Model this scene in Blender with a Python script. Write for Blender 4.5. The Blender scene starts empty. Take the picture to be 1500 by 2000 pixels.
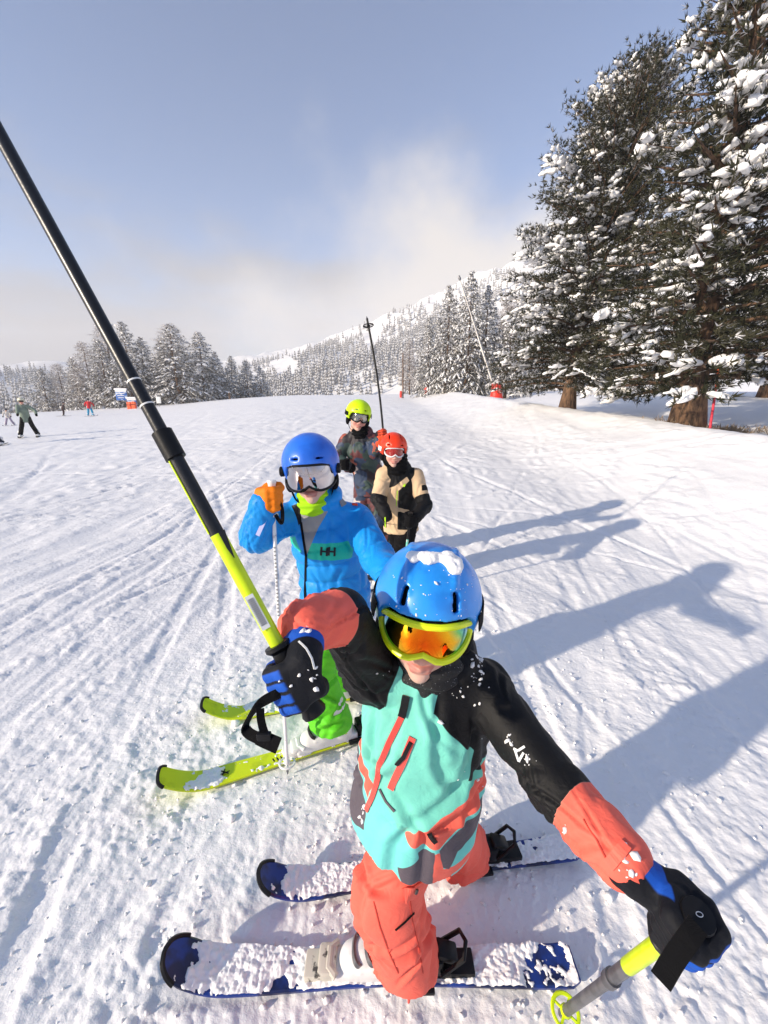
import bpy, bmesh, math, random
import numpy as np
from mathutils import Vector, Matrix
from mathutils.bvhtree import BVHTree
R = math.radians
sc = bpy.context.scene
col = sc.collection
rng = np.random.default_rng(7)
random.seed(7)

# ------------------------------------------------------------------ camera, sky, sun, exposure
CAM_H, PITCH, FPX = 1.5, R(16.0), 800.0        # focal length in pixels of the 1500 x 2000 photograph
cam_d = bpy.data.cameras.new('camera')
cam = bpy.data.objects.new('camera', cam_d); col.objects.link(cam)
cam.location = (0, 0, CAM_H); cam.rotation_euler = (R(90) - PITCH, 0, 0)
cam_d.sensor_fit = 'VERTICAL'; cam_d.sensor_height = 36.0; cam_d.sensor_width = 27.0
cam_d.lens = 36.0 * FPX / 2000.0
cam_d.clip_start = 0.02; cam_d.clip_end = 9000
sc.camera = cam

SUN_FROM = Vector((-0.88, -0.475, 0)).normalized()   # where the sun stands, seen from above
SUN_EL = R(19.0)
sun_d = bpy.data.lights.new('sun', 'SUN'); sun = bpy.data.objects.new('sun', sun_d); col.objects.link(sun)
sun_d.energy = 3.55; sun_d.angle = R(1.0); sun_d.color = (1.0, 0.87, 0.70)
to_sun = Vector((SUN_FROM.x * math.cos(SUN_EL), SUN_FROM.y * math.cos(SUN_EL), math.sin(SUN_EL)))
sun.rotation_euler = to_sun.to_track_quat('Z', 'Y').to_euler()

world = bpy.data.worlds.new('World'); sc.world = world; world.use_nodes = True
def build_world():
    nt = world.node_tree; nt.nodes.clear(); N = nt.nodes.new; L = nt.links.new
    out = N('ShaderNodeOutputWorld'); bg = N('ShaderNodeBackground'); L(bg.outputs[0], out.inputs[0])
    sky = N('ShaderNodeTexSky'); sky.sky_type = 'NISHITA'; sky.sun_disc = False
    sky.sun_elevation = SUN_EL; sky.sun_rotation = math.atan2(to_sun.x, to_sun.y)
    sky.altitude = 1900; sky.air_density = 1.0; sky.dust_density = 0.15; sky.ozone_density = 4.5
    tc = N('ShaderNodeTexCoord')
    sep = N('ShaderNodeSeparateXYZ'); L(tc.outputs['Generated'], sep.inputs[0])
    mp = N('ShaderNodeMapping'); mp.inputs['Scale'].default_value = (1.6, 1.6, 4.2); mp.inputs['Location'].default_value = (0.35, 0.2, 0.1)
    L(tc.outputs['Generated'], mp.inputs[0])
    no = N('ShaderNodeTexNoise'); no.inputs['Scale'].default_value = 1.5; no.inputs['Detail'].default_value = 7; no.inputs['Roughness'].default_value = 0.52
    L(mp.outputs[0], no.inputs['Vector'])
    # thin cloud: dense at the horizon, broken higher up
    m1 = N('ShaderNodeMath'); m1.operation = 'MULTIPLY_ADD'; L(no.outputs['Fac'], m1.inputs[0]); m1.inputs[1].default_value = 0.9; m1.inputs[2].default_value = -0.46
    m2 = N('ShaderNodeMath'); m2.operation = 'SUBTRACT'; L(m1.outputs[0], m2.inputs[0]); L(sep.outputs['Z'], m2.inputs[1])
    mr = N('ShaderNodeMapRange'); mr.interpolation_type = 'SMOOTHSTEP'
    mr.inputs['From Min'].default_value = -0.38; mr.inputs['From Max'].default_value = -0.06
    L(m2.outputs[0], mr.inputs['Value'])
    mix = N('ShaderNodeMix'); mix.data_type = 'RGBA'
    L(mr.outputs[0], mix.inputs['Factor']); L(sky.outputs[0], mix.inputs['A']); mix.inputs['B'].default_value = (1.75, 1.72, 1.8, 1)
    # bright cloud bank standing over the mountain
    nb = N('ShaderNodeTexNoise'); nb.inputs['Scale'].default_value = 3.2; nb.inputs['Detail'].default_value = 8; nb.inputs['Roughness'].default_value = 0.55; L(tc.outputs['Generated'], nb.inputs['Vector'])
    def math_(op, a, b, c=None):
        m = N('ShaderNodeMath'); m.operation = op
        for k, v in enumerate((a, b, c)):
            if v is None: continue
            if hasattr(v, 'links'): L(v, m.inputs[k])
            else: m.inputs[k].default_value = v
        return m.outputs[0]
    ex = math_('MULTIPLY', math_('SUBTRACT', sep.outputs['X'], .20), 2.1); ez = math_('MULTIPLY', math_('SUBTRACT', sep.outputs['Z'], .17), 4.3)
    gs = math_('ADD', math_('MULTIPLY', ex, ex), math_('MULTIPLY', ez, ez)); gs = math_('MULTIPLY', math_('POWER', 2.718, math_('MULTIPLY', gs, -1.0)), math_('GREATER_THAN', sep.outputs['Y'], 0.0))
    bk = math_('MULTIPLY_ADD', math_('SUBTRACT', nb.outputs['Fac'], .5), 1.5, gs)
    mb = N('ShaderNodeMapRange'); mb.interpolation_type = 'SMOOTHSTEP'; mb.inputs['From Min'].default_value = .20; mb.inputs['From Max'].default_value = .85; L(bk, mb.inputs['Value'])
    mix2 = N('ShaderNodeMix'); mix2.data_type = 'RGBA'; L(mb.outputs[0], mix2.inputs['Factor']); L(mix.outputs['Result'], mix2.inputs['A']); mix2.inputs['B'].default_value = (4.2, 3.95, 3.75, 1)
    L(mix2.outputs['Result'], bg.inputs['Color']); bg.inputs['Strength'].default_value = 0.083
build_world()
sc.view_settings.view_transform = 'Standard'; sc.view_settings.look = 'None'
sc.view_settings.exposure = 1.33; sc.view_settings.gamma = 1.0; sc.view_settings.use_curve_mapping = False
sc.cycles.max_bounces = 8; sc.cycles.diffuse_bounces = 4; sc.cycles.volume_bounces = 1
sc.cycles.use_denoising = True

# ------------------------------------------------------------------ pixel helpers (photograph pixels -> places in the scene)
SP, CP = math.sin(PITCH), math.cos(PITCH)
def ray(px, py):
    a = (px - 750) / FPX; b = (1000 - py) / FPX
    return np.array((a, b * SP + CP, b * CP - SP))
def P(px, py, d):                       # a point at depth d along the camera axis
    return np.array((0, 0, CAM_H)) + ray(px, py) * d
def atY(px, py, Y):                     # a point in the vertical plane at distance Y
    r = ray(px, py); return np.array((0, 0, CAM_H)) + r * (Y / r[1])
def gnd(px, py, z=0.0):                 # a point on level ground
    r = ray(px, py); return np.array((0, 0, CAM_H)) + r * ((z - CAM_H) / r[2])

# ------------------------------------------------------------------ noise
def _hash(*ii):
    h = np.zeros(np.shape(ii[0]), np.uint32)
    for k, i in enumerate(ii):
        h ^= (np.asarray(i).astype(np.int64) & 0xffffffff).astype(np.uint32) * np.uint32((374761393, 668265263, 2246822519, 3266489917)[k])
        h = (h ^ (h >> np.uint32(15))) * np.uint32(2654435761)
    h ^= h >> np.uint32(13); h *= np.uint32(1274126177); h ^= h >> np.uint32(16)
    return h
def rnd(*ii): return _hash(*ii).astype(np.float64) / 4294967295.0
def noise2(x, y, seed=0):
    xi = np.floor(x); yi = np.floor(y); xf = x - xi; yf = y - yi
    u = xf*xf*xf*(xf*(xf*6-15)+10); v = yf*yf*yf*(yf*(yf*6-15)+10)
    def g(ox, oy):
        a = rnd(xi+ox, yi+oy, np.full(np.shape(xi), seed)) * 6.2831853
        return np.cos(a)*(xf-ox) + np.sin(a)*(yf-oy)
    a = g(0,0); b = g(1,0); c = g(0,1); d = g(1,1)
    return (a+(b-a)*u) + ((c+(d-c)*u) - (a+(b-a)*u))*v
def noise3(x, y, z, seed=0):
    xi = np.floor(x); yi = np.floor(y); zi = np.floor(z); xf = x-xi; yf = y-yi; zf = z-zi
    q = lambda t: t*t*t*(t*(t*6-15)+10)
    u, v, w = q(xf), q(yf), q(zf)
    def g(ox, oy, oz):
        h = _hash(xi+ox, yi+oy, zi+oz, np.full(np.shape(xi), seed))
        a = (h & np.uint32(1023)).astype(np.float64) * (6.2831853/1024); c = ((h >> np.uint32(10)) & np.uint32(1023)).astype(np.float64)*(2/1023) - 1
        s = np.sqrt(1 - c*c)
        return s*np.cos(a)*(xf-ox) + s*np.sin(a)*(yf-oy) + c*(zf-oz)
    l = lambda a, b, t: a + (b-a)*t
    return l(l(l(g(0,0,0), g(1,0,0), u), l(g(0,1,0), g(1,1,0), u), v), l(l(g(0,0,1), g(1,0,1), u), l(g(0,1,1), g(1,1,1), u), v), w)
def fbm2(x, y, seed=0, o=4, r=0.5):
    s = 0; a = 1
    for k in range(o): s = s + a*noise2(x*2**k, y*2**k, seed+k); a *= r
    return s
def domes(x, y, cell, seed, dens=1.0, rmin=.3, rmax=.62):     # scattered round lumps, height in cell units
    xi = np.floor(x/cell); yi = np.floor(y/cell); best = np.zeros_like(x)
    for ox in (-1,0,1):
        for oy in (-1,0,1):
            cx = xi+ox; cy = yi+oy; s = np.full(np.shape(cx), seed)
            px = (cx + rnd(cx,cy,s))*cell; py = (cy + rnd(cx,cy,s+1))*cell
            rr = (rmin + (rmax-rmin)*rnd(cx,cy,s+2))*cell * (rnd(cx,cy,s+3) < dens)
            d2 = rr*rr - (x-px)**2 - (y-py)**2
            best = np.maximum(best, np.where(d2 > 0, np.sqrt(np.maximum(d2,0)), 0))
    return best
sstep = lambda a, b, x: (lambda t: t*t*(3-2*t))(np.clip((x-a)/(b-a), 0, 1))

# ------------------------------------------------------------------ mesh and object helpers
def mesh(name, V, F, smooth=True, attrs=None, mats=(), midx=None):
    V = np.asarray(V, np.float32); me = bpy.data.meshes.new(name)
    if isinstance(F, np.ndarray):
        n, k = F.shape
        me.vertices.add(len(V)); me.vertices.foreach_set('co', V.ravel())
        me.loops.add(n*k); me.loops.foreach_set('vertex_index', F.astype(np.int32).ravel())
        me.polygons.add(n); me.polygons.foreach_set('loop_start', np.arange(0, n*k, k, dtype=np.int32))
        me.update(calc_edges=True)
    else:
        me.from_pydata([tuple(map(float, v)) for v in V], [], F)
    me.validate()
    if smooth: me.polygons.foreach_set('use_smooth', np.ones(len(me.polygons), bool))
    for m in mats: me.materials.append(m)
    if midx is not None: me.polygons.foreach_set('material_index', np.asarray(midx, np.int32))
    if attrs:
        for k, a in attrs.items():
            at = me.attributes.new(k, 'FLOAT', 'POINT'); at.data.foreach_set('value', np.asarray(a, np.float32))
    me.update(); return me
def link(name, me, parent=None):
    o = bpy.data.objects.new(name, me); col.objects.link(o)
    if parent is not None:
        o.parent = parent
        o.matrix_parent_inverse = Matrix.Translation(-parent.location) if parent.type == 'EMPTY' and parent.rotation_euler.to_matrix() == Matrix.Identity(3) else parent.matrix_basis.inverted()
    return o
def tag(o, label=None, cat=None, group=None, kind=None):
    if label: o['label'] = label
    if cat: o['category'] = cat
    if group: o['group'] = group
    if kind: o['kind'] = kind
    return o
def empty(name, loc, label=None, cat=None, group=None):
    o = bpy.data.objects.new(name, None); col.objects.link(o); o.location = tuple(map(float, loc)); o.empty_display_size = .1
    return tag(o, label, cat, group)
def unit(v): v = np.asarray(v, float); return v / (np.linalg.norm(v) + 1e-12)
class MB:                                # collects pieces of one mesh
    def __init__(s): s.V = []; s.F = []; s.n = 0
    def add(s, V, F):
        V = np.asarray(V, float).reshape(-1, 3); s.V.append(V); s.F += [tuple(int(i)+s.n for i in f) for f in F]; s.n += len(V); return s
    def tube(s, pts, rad, n=10, cap=True, ell=None, ref=None, closed=False):
        pts = np.asarray(pts, float); m = len(pts); rad = np.broadcast_to(np.asarray(rad, float), (m,))
        T = np.gradient(pts, axis=0) if not closed else np.roll(pts, -1, 0) - np.roll(pts, 1, 0)
        T /= np.linalg.norm(T, axis=1)[:, None] + 1e-12
        a = unit(np.cross(T[0], (0.31, 0.2, 1.0) if abs(T[0][2]) < .9 else (1, .1, 0))) if ref is None else unit(ref)
        ring = []
        for i in range(m):
            a = unit(a - T[i]*a.dot(T[i])); b = np.cross(T[i], a)
            th = np.arange(n)*2*np.pi/n; e = ell or (1, 1)
            ring.append(pts[i] + rad[i]*(np.cos(th)[:, None]*a*e[0] + np.sin(th)[:, None]*b*e[1]))
        V = np.concatenate(ring); F = []
        for i in range(m if closed else m-1):
            j = (i+1) % m
            for k in range(n): F.append((i*n+k, i*n+(k+1) % n, j*n+(k+1) % n, j*n+k))
        if cap and not closed:
            F.append(tuple(range(n-1, -1, -1))); F.append(tuple((m-1)*n+k for k in range(n)))
        return s.add(V, F)
    def box(s, c, half, M=None, bev=0.0):
        c = np.asarray(c, float); hx, hy, hz = half
        if bev <= 0:
            V = np.array([(x, y, z) for x in (-hx, hx) for y in (-hy, hy) for z in (-hz, hz)])
            F = [(0,1,3,2),(4,6,7,5),(0,4,5,1),(2,3,7,6),(0,2,6,4),(1,5,7,3)]
        else:
            bm = bmesh.new(); bmesh.ops.create_cube(bm, size=2)
            for v in bm.verts: v.co = Vector((v.co.x*hx, v.co.y*hy, v.co.z*hz))
            bmesh.ops.bevel(bm, geom=bm.edges[:], offset=bev, segments=2, affect='EDGES', profile=.5)
            bm.verts.ensure_lookup_table(); V = np.array([v.co[:] for v in bm.verts]); F = [tuple(v.index for v in f.verts) for f in bm.faces]; bm.free()
        if M is not None: V = V @ np.asarray(M, float).T
        return s.add(V + c, F)
    def ribbon(s, pts, nrm, w, th=.0015, flat=False):
        pts = np.asarray(pts, float); nrm = np.asarray(nrm, float); T = np.gradient(pts, axis=0); V = []; F = []
        w = np.broadcast_to(np.asarray(w, float), (len(pts),))
        for i in range(len(pts)):
            t = unit(T[i]); n = unit(nrm[i] - t*nrm[i].dot(t)); b = np.cross(t, n)
            for sx, sz in ((-1, -1), (1, -1), (1, 1), (-1, 1)): V.append(pts[i] + b*sx*w[i]/2 + n*(th*(sz*.5+.5)))
        for i in range(len(pts)-1):
            for k in range(4): F.append((i*4+k, i*4+(k+1) % 4, i*4+4+(k+1) % 4, i*4+4+k))
        m = (len(pts)-1)*4; F += [(3,2,1,0), (m, m+1, m+2, m+3)]
        return s.add(V, F)
    def build(s, name, mat, parent=None, smooth=True):
        me = mesh(name, np.concatenate(s.V), s.F, smooth, mats=[mat])
        if smooth:
            try: me.set_sharp_from_angle(angle=R(42))
            except Exception: pass
        return link(name, me, parent)
def spline(pts, n):
    p = np.asarray(pts, float); m = len(p); p = np.vstack([2*p[0]-p[1], p, 2*p[-1]-p[-2]]); out = []
    for t in np.linspace(0, m-1-1e-6, n):
        i = int(t); f = t-i; a, b, c, d = p[i], p[i+1], p[i+2], p[i+3]
        out.append(.5*((2*b)+(c-a)*f+(2*a-5*b+4*c-d)*f*f+(3*b-a-3*c+d)*f**3))
    return np.array(out)

# ------------------------------------------------------------------ materials
def srgb(r, g, b):
    f = lambda c: (c/255/12.92) if c <= 10 else ((c/255+.055)/1.055)**2.4
    return (f(r), f(g), f(b), 1)
class Mat:
    def __init__(s, name, base=(.5,.5,.5,1), rough=.6, **kw):
        s.m = bpy.data.materials.new(name); s.m.use_nodes = True; s.nt = s.m.node_tree
        s.b = s.nt.nodes['Principled BSDF']; s.set('Base Color', base); s.set('Roughness', rough)
        for k, v in kw.items(): s.set(k.replace('_', ' '), v)
    def set(s, k, v): s.b.inputs[k].default_value = v
    def N(s, t, **kw):
        n = s.nt.nodes.new(t)
        for k, v in kw.items():
            if k in n.inputs: n.inputs[k].default_value = v
            else: setattr(n, k, v)
        return n
    def L(s, a, b): s.nt.links.new(a, b)
    def noise(s, scale, detail=3, rough=.5, coord='Object'):
        tc = s.N('ShaderNodeTexCoord'); n = s.N('ShaderNodeTexNoise'); n.inputs['Scale'].default_value = scale
        n.inputs['Detail'].default_value = detail; n.inputs['Roughness'].default_value = rough; s.L(tc.outputs[coord], n.inputs['Vector']); return n
    def bump(s, scale, strength=.3, dist=.002, detail=3, node=None, sock=None):
        n = node or s.noise(scale, detail); b = s.N('ShaderNodeBump'); b.inputs['Strength'].default_value = strength; b.inputs['Distance'].default_value = dist
        s.L(n.outputs[sock or 'Fac'], b.inputs['Height'])
        if s.b.inputs['Normal'].is_linked: s.L(s.b.inputs['Normal'].links[0].from_socket, b.inputs['Normal'])
        s.L(b.outputs[0], s.b.inputs['Normal']); return s
    def mix(s, a, b, fac):
        m = s.N('ShaderNodeMix'); m.data_type = 'RGBA'
        for k, v in (('A', a), ('B', b)):
            if hasattr(v, 'links'): s.L(v, m.inputs[k])
            else: m.inputs[k].default_value = v
        s.L(fac, m.inputs['Factor']); return m.outputs['Result']
    def ramp(s, src, lo, hi):
        r = s.N('ShaderNodeMapRange'); r.interpolation_type = 'SMOOTHSTEP'; r.inputs['From Min'].default_value = lo; r.inputs['From Max'].default_value = hi
        s.L(src, r.inputs['Value']); return r.outputs[0]
    def vary(s, base, dark, scale, lo=.4, hi=.65, detail=4):
        n = s.noise(scale, detail); s.L(s.mix(base, dark, s.ramp(n.outputs['Fac'], lo, hi)), s.b.inputs['Base Color']); return s
    def blocks(s, base, items, soft=.0007):          # colour panels: signed distances stored on the mesh
        c = base
        for name, colr in items:
            a = s.N('ShaderNodeAttribute'); a.attribute_name = name
            c = s.mix(c, colr, s.ramp(a.outputs['Fac'], -soft, soft))
        s.L(c, s.b.inputs['Base Color']) if hasattr(c, 'links') else s.set('Base Color', c); return s
def fabric(name, base, rough=.62, weave=900, items=None, soft=.0007):
    m = Mat(name, base, rough)
    if items: m.blocks(base, items, soft)
    m.set('Sheen Weight', .01); m.set('Specular IOR Level', .10 if max(base[:3]) < .03 and not items else .22); m.set('Sheen Roughness', .5)
    nz = m.noise(34, 4, .55); nz.inputs['Distortion'].default_value = 1.4; m.bump(0, .38, .0065, 4, nz); m.bump(weave, .22, .0008, 2)
    src = m.b.inputs['Base Color'].links[0].from_socket if m.b.inputs['Base Color'].is_linked else base
    v = m.noise(5, 5, .6); hs = m.N('ShaderNodeHueSaturation'); mr = m.N('ShaderNodeMapRange'); m.L(v.outputs['Fac'], mr.inputs['Value']); mr.inputs['From Min'].default_value = .3; mr.inputs['From Max'].default_value = .7; mr.inputs['To Min'].default_value = .84; mr.inputs['To Max'].default_value = 1.08
    m.L(mr.outputs[0], hs.inputs['Value'])
    if hasattr(src, 'links'): m.L(src, hs.inputs['Color'])
    else: hs.inputs['Color'].default_value = src
    m.L(hs.outputs[0], m.b.inputs['Base Color']); return m.m
SNOW = (.925, .91, .895, 1)
def snow_mat(name, scale=90, dist=.004):
    m = Mat(name, SNOW, .55); m.set('Specular IOR Level', .25)
    m.bump(scale, .5, dist, 5, None); return m.m
M_snow = snow_mat('snow'); 
M_black = Mat('black_plastic', (.007,.007,.008,1), .42, Specular_IOR_Level=.25).bump(200, .1, .001).m
M_blackcloth = fabric('black_cloth', (.0055,.0055,.0065,1), .8)
M_white = Mat('white_plastic', (.78,.78,.76,1), .35).vary((.78,.78,.76,1), (.6,.59,.57,1), 14, .5, .8).m
M_grey = Mat('grey_metal', (.20,.20,.21,1), .38, Metallic=.7).vary((.2,.2,.21,1), (.12,.12,.13,1), 30).m
M_lime = Mat('lime_lacquer', srgb(214,238,10), .38).vary(srgb(214,238,10), srgb(196,222,8), 9).m
M_red = Mat('red_plastic', srgb(228,50,30), .5).m
M_orange = Mat('orange_plastic', srgb(240,95,40), .5).m

# ------------------------------------------------------------------ smooth solid modelling: distance fields -> one continuous surface
def cone(a, b, ra, rb, n=None, s=1.0):
    a = np.asarray(a, float); b = np.asarray(b, float); ba = b-a
    if n is not None: n = unit(n); ba = ba + n*(ba.dot(n))*(1/s-1)
    bb = ba.dot(ba) + 1e-12
    def f(X, Y, Z):
        x, y, z = X-a[0], Y-a[1], Z-a[2]
        if n is not None:
            k = (x*n[0]+y*n[1]+z*n[2])*(1/s-1); x = x+k*n[0]; y = y+k*n[1]; z = z+k*n[2]
        t = np.clip((x*ba[0]+y*ba[1]+z*ba[2])/bb, 0, 1)
        return np.sqrt((x-ba[0]*t)**2+(y-ba[1]*t)**2+(z-ba[2]*t)**2) - (ra+(rb-ra)*t)
    m = max(ra, rb)*max(1, s); return f, np.minimum(a, b)-m, np.maximum(a, b)+m
def ellip(c, rad, M=None):
    c = np.asarray(c, float); rad = np.asarray(rad, float); M = np.eye(3) if M is None else np.asarray(M, float)
    def f(X, Y, Z):
        x, y, z = X-c[0], Y-c[1], Z-c[2]
        q = [(x*M[0,i]+y*M[1,i]+z*M[2,i])/rad[i] for i in range(3)]
        k0 = np.sqrt(q[0]**2+q[1]**2+q[2]**2); k1 = np.sqrt((q[0]/rad[0])**2+(q[1]/rad[1])**2+(q[2]/rad[2])**2)+1e-9
        return k0*(k0-1)/k1
    m = rad.max(); return f, c-m, c+m
def rbox(c, half, M=None, r=.005):
    c = np.asarray(c, float); half = np.asarray(half, float); M = np.eye(3) if M is None else np.asarray(M, float)
    def f(X, Y, Z):
        x, y, z = X-c[0], Y-c[1], Z-c[2]
        q = [np.abs(x*M[0,i]+y*M[1,i]+z*M[2,i])-(half[i]-r) for i in range(3)]
        o = np.sqrt(np.maximum(q[0],0)**2+np.maximum(q[1],0)**2+np.maximum(q[2],0)**2)
        return o + np.minimum(np.maximum(q[0], np.maximum(q[1], q[2])), 0) - r
    m = np.linalg.norm(half); return f, c-m, c+m
def smin(a, b, k):
    if k <= 0: return np.minimum(a, b)
    h = np.clip(.5+.5*(b-a)/k, 0, 1); return b+(a-b)*h - k*h*(1-h)
class Solid:
    def __init__(s): s.p = []; s.cuts = []
    def add(s, prim, k=.02, g='main', sub=False): s.p.append((prim, k, g, sub)); return s
    def chain(s, pts, rad, k=.02, g='main', n=None, sq=1.0):
        for i in range(len(pts)-1): s.add(cone(pts[i], pts[i+1], rad[i], rad[i+1], n, sq), k, g)
        return s
    def cut(s, f): s.cuts.append(f); return s                 # keep where f < 0
    def plane(s, p, n): p = np.asarray(p, float); n = unit(n); return s.cut(lambda X, Y, Z: (X-p[0])*n[0]+(Y-p[1])*n[1]+(Z-p[2])*n[2])
    def gd(s, V, g):
        d = np.full(len(V), 9.0)
        for (f, lo, hi), k, gg, sub in s.p:
            if gg == g and not sub: d = np.minimum(d, f(V[:,0], V[:,1], V[:,2]))
        return d
    def build(s, h, smooth=1):
        lo = np.min([p[0][1] for p in s.p if not p[3]], 0)-.02; hi = np.max([p[0][2] for p in s.p if not p[3]], 0)+.02
        n = np.ceil((hi-lo)/h).astype(int)+1; D = np.full(n, .2, np.float32)
        ax = [lo[i]+np.arange(n[i])*h for i in range(3)]
        for (f, l, u), k, g, sub in s.p:
            i0 = np.clip(np.floor((l-k-.015-lo)/h).astype(int), 0, n-1); i1 = np.clip(np.ceil((u+k+.015-lo)/h).astype(int)+1, 1, n)
            if np.any(i1 <= i0): continue
            sl = tuple(slice(i0[i], i1[i]) for i in range(3))
            X = ax[0][sl[0]][:,None,None]; Y = ax[1][sl[1]][None,:,None]; Z = ax[2][sl[2]][None,None,:]
            d = f(X, Y, Z)
            D[sl] = -smin(-D[sl], d, k) if sub else smin(D[sl], d, k)
        for f in s.cuts: D = np.maximum(D, f(ax[0][:,None,None], ax[1][None,:,None], ax[2][None,None,:]))
        D[0] = D[-1] = .1; D[:,0] = D[:,-1] = .1; D[:,:,0] = D[:,:,-1] = .1
        V, F = surface_nets(D, lo, h)
        for _ in range(smooth): V = relax(V, F, .5)
        return V, F
def surface_nets(D, lo, h):
    S = D < 0; c = np.zeros(tuple(np.array(S.shape)-1), np.int8); offs = [(i,j,k) for i in (0,1) for j in (0,1) for k in (0,1)]
    a, b, d = S.shape
    for i, j, k in offs: c += S[i:a-1+i, j:b-1+j, k:d-1+k]
    act = (c > 0) & (c < 8); idx = np.argwhere(act); I = np.full(c.shape, -1, np.int32); I[act] = np.arange(len(idx))
    vals = np.stack([D[idx[:,0]+i, idx[:,1]+j, idx[:,2]+k] for i, j, k in offs], 1).astype(float)
    acc = np.zeros((len(idx), 3)); cnt = np.zeros(len(idx)); O = np.array(offs, float)
    for p in range(8):
        for q in range(p+1, 8):
            if np.abs(O[p]-O[q]).sum() != 1: continue
            m = (vals[:,p] < 0) != (vals[:,q] < 0); t = vals[m,p]/(vals[m,p]-vals[m,q])
            acc[m] += O[p]+(O[q]-O[p])*t[:,None]; cnt[m] += 1
    V = (idx + acc/cnt[:,None])*h + lo; F = []
    for ax in range(3):
        u, v = [(1,2),(2,0),(0,1)][ax]
        s0 = [slice(None)]*3; s1 = [slice(None)]*3; s0[ax] = slice(0,-1); s1[ax] = slice(1,None)
        A, B = S[tuple(s0)], S[tuple(s1)]
        e = np.argwhere(A != B); ok = (e[:,u] > 0) & (e[:,v] > 0) & (e[:,u] < c.shape[u]) & (e[:,v] < c.shape[v]); e = e[ok]
        inside = A[e[:,0], e[:,1], e[:,2]]
        def cell(du, dv):
            q = e.copy(); q[:,u] -= du; q[:,v] -= dv; return I[q[:,0], q[:,1], q[:,2]]
        Q = np.stack([cell(1,1), cell(0,1), cell(0,0), cell(1,0)], 1); Q[~inside] = Q[~inside][:, ::-1]; F.append(Q)
    return V, np.concatenate(F)
def relax(V, F, w):
    n = len(V); s = np.zeros((n,3)); k = np.zeros(n)
    for i in range(4):
        a = F[:,i]; b = F[:,(i+1)%4]
        for c in range(3): s[:,c] += np.bincount(a, V[b,c], n) + np.bincount(b, V[a,c], n)
        k += np.bincount(a, minlength=n) + np.bincount(b, minlength=n)
    return V*(1-w) + w*s/np.maximum(k,1)[:,None]
def normals(V, F):
    N = np.cross(V[F[:,2]]-V[F[:,0]], V[F[:,3]]-V[F[:,1]]); out = np.zeros_like(V)
    for i in range(4):
        for c in range(3): out[:,c] += np.bincount(F[:,i], N[:,c], len(V))
    return out/(np.linalg.norm(out, axis=1)[:,None]+1e-12)
def bvh_of(V, F): return BVHTree.FromPolygons([tuple(v) for v in V.tolist()], F.tolist())
def chain_param(V, pts):                       # nearest place on a limb: metres along it, offset from it
    best = np.full(len(V), 9e9); S = np.zeros(len(V)); Rv = np.zeros_like(V); acc = 0
    for a, b in zip(pts[:-1], pts[1:]):
        a = np.asarray(a, float); b = np.asarray(b, float); ba = b-a; l = np.linalg.norm(ba)
        t = np.clip(((V-a)@ba)/(l*l), 0, 1); q = V-(a+t[:,None]*ba); d = np.linalg.norm(q, axis=1); m = d < best
        best[m] = d[m]; S[m] = acc+t[m]*l; Rv[m] = q[m]; acc += l
    return S, Rv/(np.linalg.norm(Rv, axis=1)[:,None]+1e-9), best
def folds(V, pts, n=26, amp=.008, seed=0, across=True, joints=(), wid=(.008,.018)):   # creases and ridges pressed into cloth along a limb
    g = np.random.default_rng(seed+500); S, Rv, d = chain_param(V, pts); pts = [np.asarray(p, float) for p in pts]
    L = sum(np.linalg.norm(b-a) for a, b in zip(pts[:-1], pts[1:])); ax = unit(pts[-1]-pts[0]); r1 = unit(np.cross(ax, (.2,.9,.3))); r2 = np.cross(ax, r1)
    ph = np.arctan2(Rv@r2, Rv@r1); rad = np.median(d); out = np.zeros(len(V))
    wob = .010*noise3(V[:,0]*11, V[:,1]*11, V[:,2]*11, seed+5)
    for i in range(n):
        s0 = np.clip(g.choice(joints)+g.normal(0,.035), 0, L) if len(joints) and g.uniform() < .6 else g.uniform(-.02, L+.02)
        a0 = g.uniform(-np.pi, np.pi); th = g.normal(0,.42) if across else np.pi/2+g.normal(0,.5)     # 0 = round the limb
        ln = g.uniform(.5,1.5)*(rad*1.1 if across else .09); w = g.uniform(*wid); dep = amp*g.uniform(.35,1.15)
        da = (ph-a0+np.pi) % (2*np.pi)-np.pi; u = da*rad; v = S-s0+wob
        along = u*np.cos(th)+v*np.sin(th); perp = -u*np.sin(th)+v*np.cos(th) + .25*along*along/max(ln,.02)*g.choice([-1,1])
        e = np.exp(-(along/ln)**4); x = perp/w
        out += dep*e*(-.85*np.exp(-x*x)+.65*np.exp(-((x-1.7)/1.1)**2)+.45*np.exp(-((x+1.9)/1.3)**2))
    out = np.clip(out, -2.0*amp, 1.6*amp)*(.6+.4*sstep(L+.005, L-.04, S))
    return out + amp*.35*noise3(V[:,0]*16, V[:,1]*16, V[:,2]*16, seed+9)
def sd_poly(U, W, poly):                       # signed distance to an outline, positive inside
    poly = np.asarray(poly, float); d = np.full(U.shape, 9e9); ins = np.zeros(U.shape, bool)
    for (x0, y0), (x1, y1) in zip(poly, np.roll(poly, -1, 0)):
        ex, ey = x1-x0, y1-y0; t = np.clip(((U-x0)*ex+(W-y0)*ey)/(ex*ex+ey*ey+1e-12), 0, 1)
        d = np.minimum(d, (U-x0-ex*t)**2+(W-y0-ey*t)**2)
        c = ((y0 > W) != (y1 > W)) & (U < (x1-x0)*(W-y0)/(y1-y0+1e-12)+x0); ins ^= c
    return np.where(ins, 1, -1)*np.sqrt(d)

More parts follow.
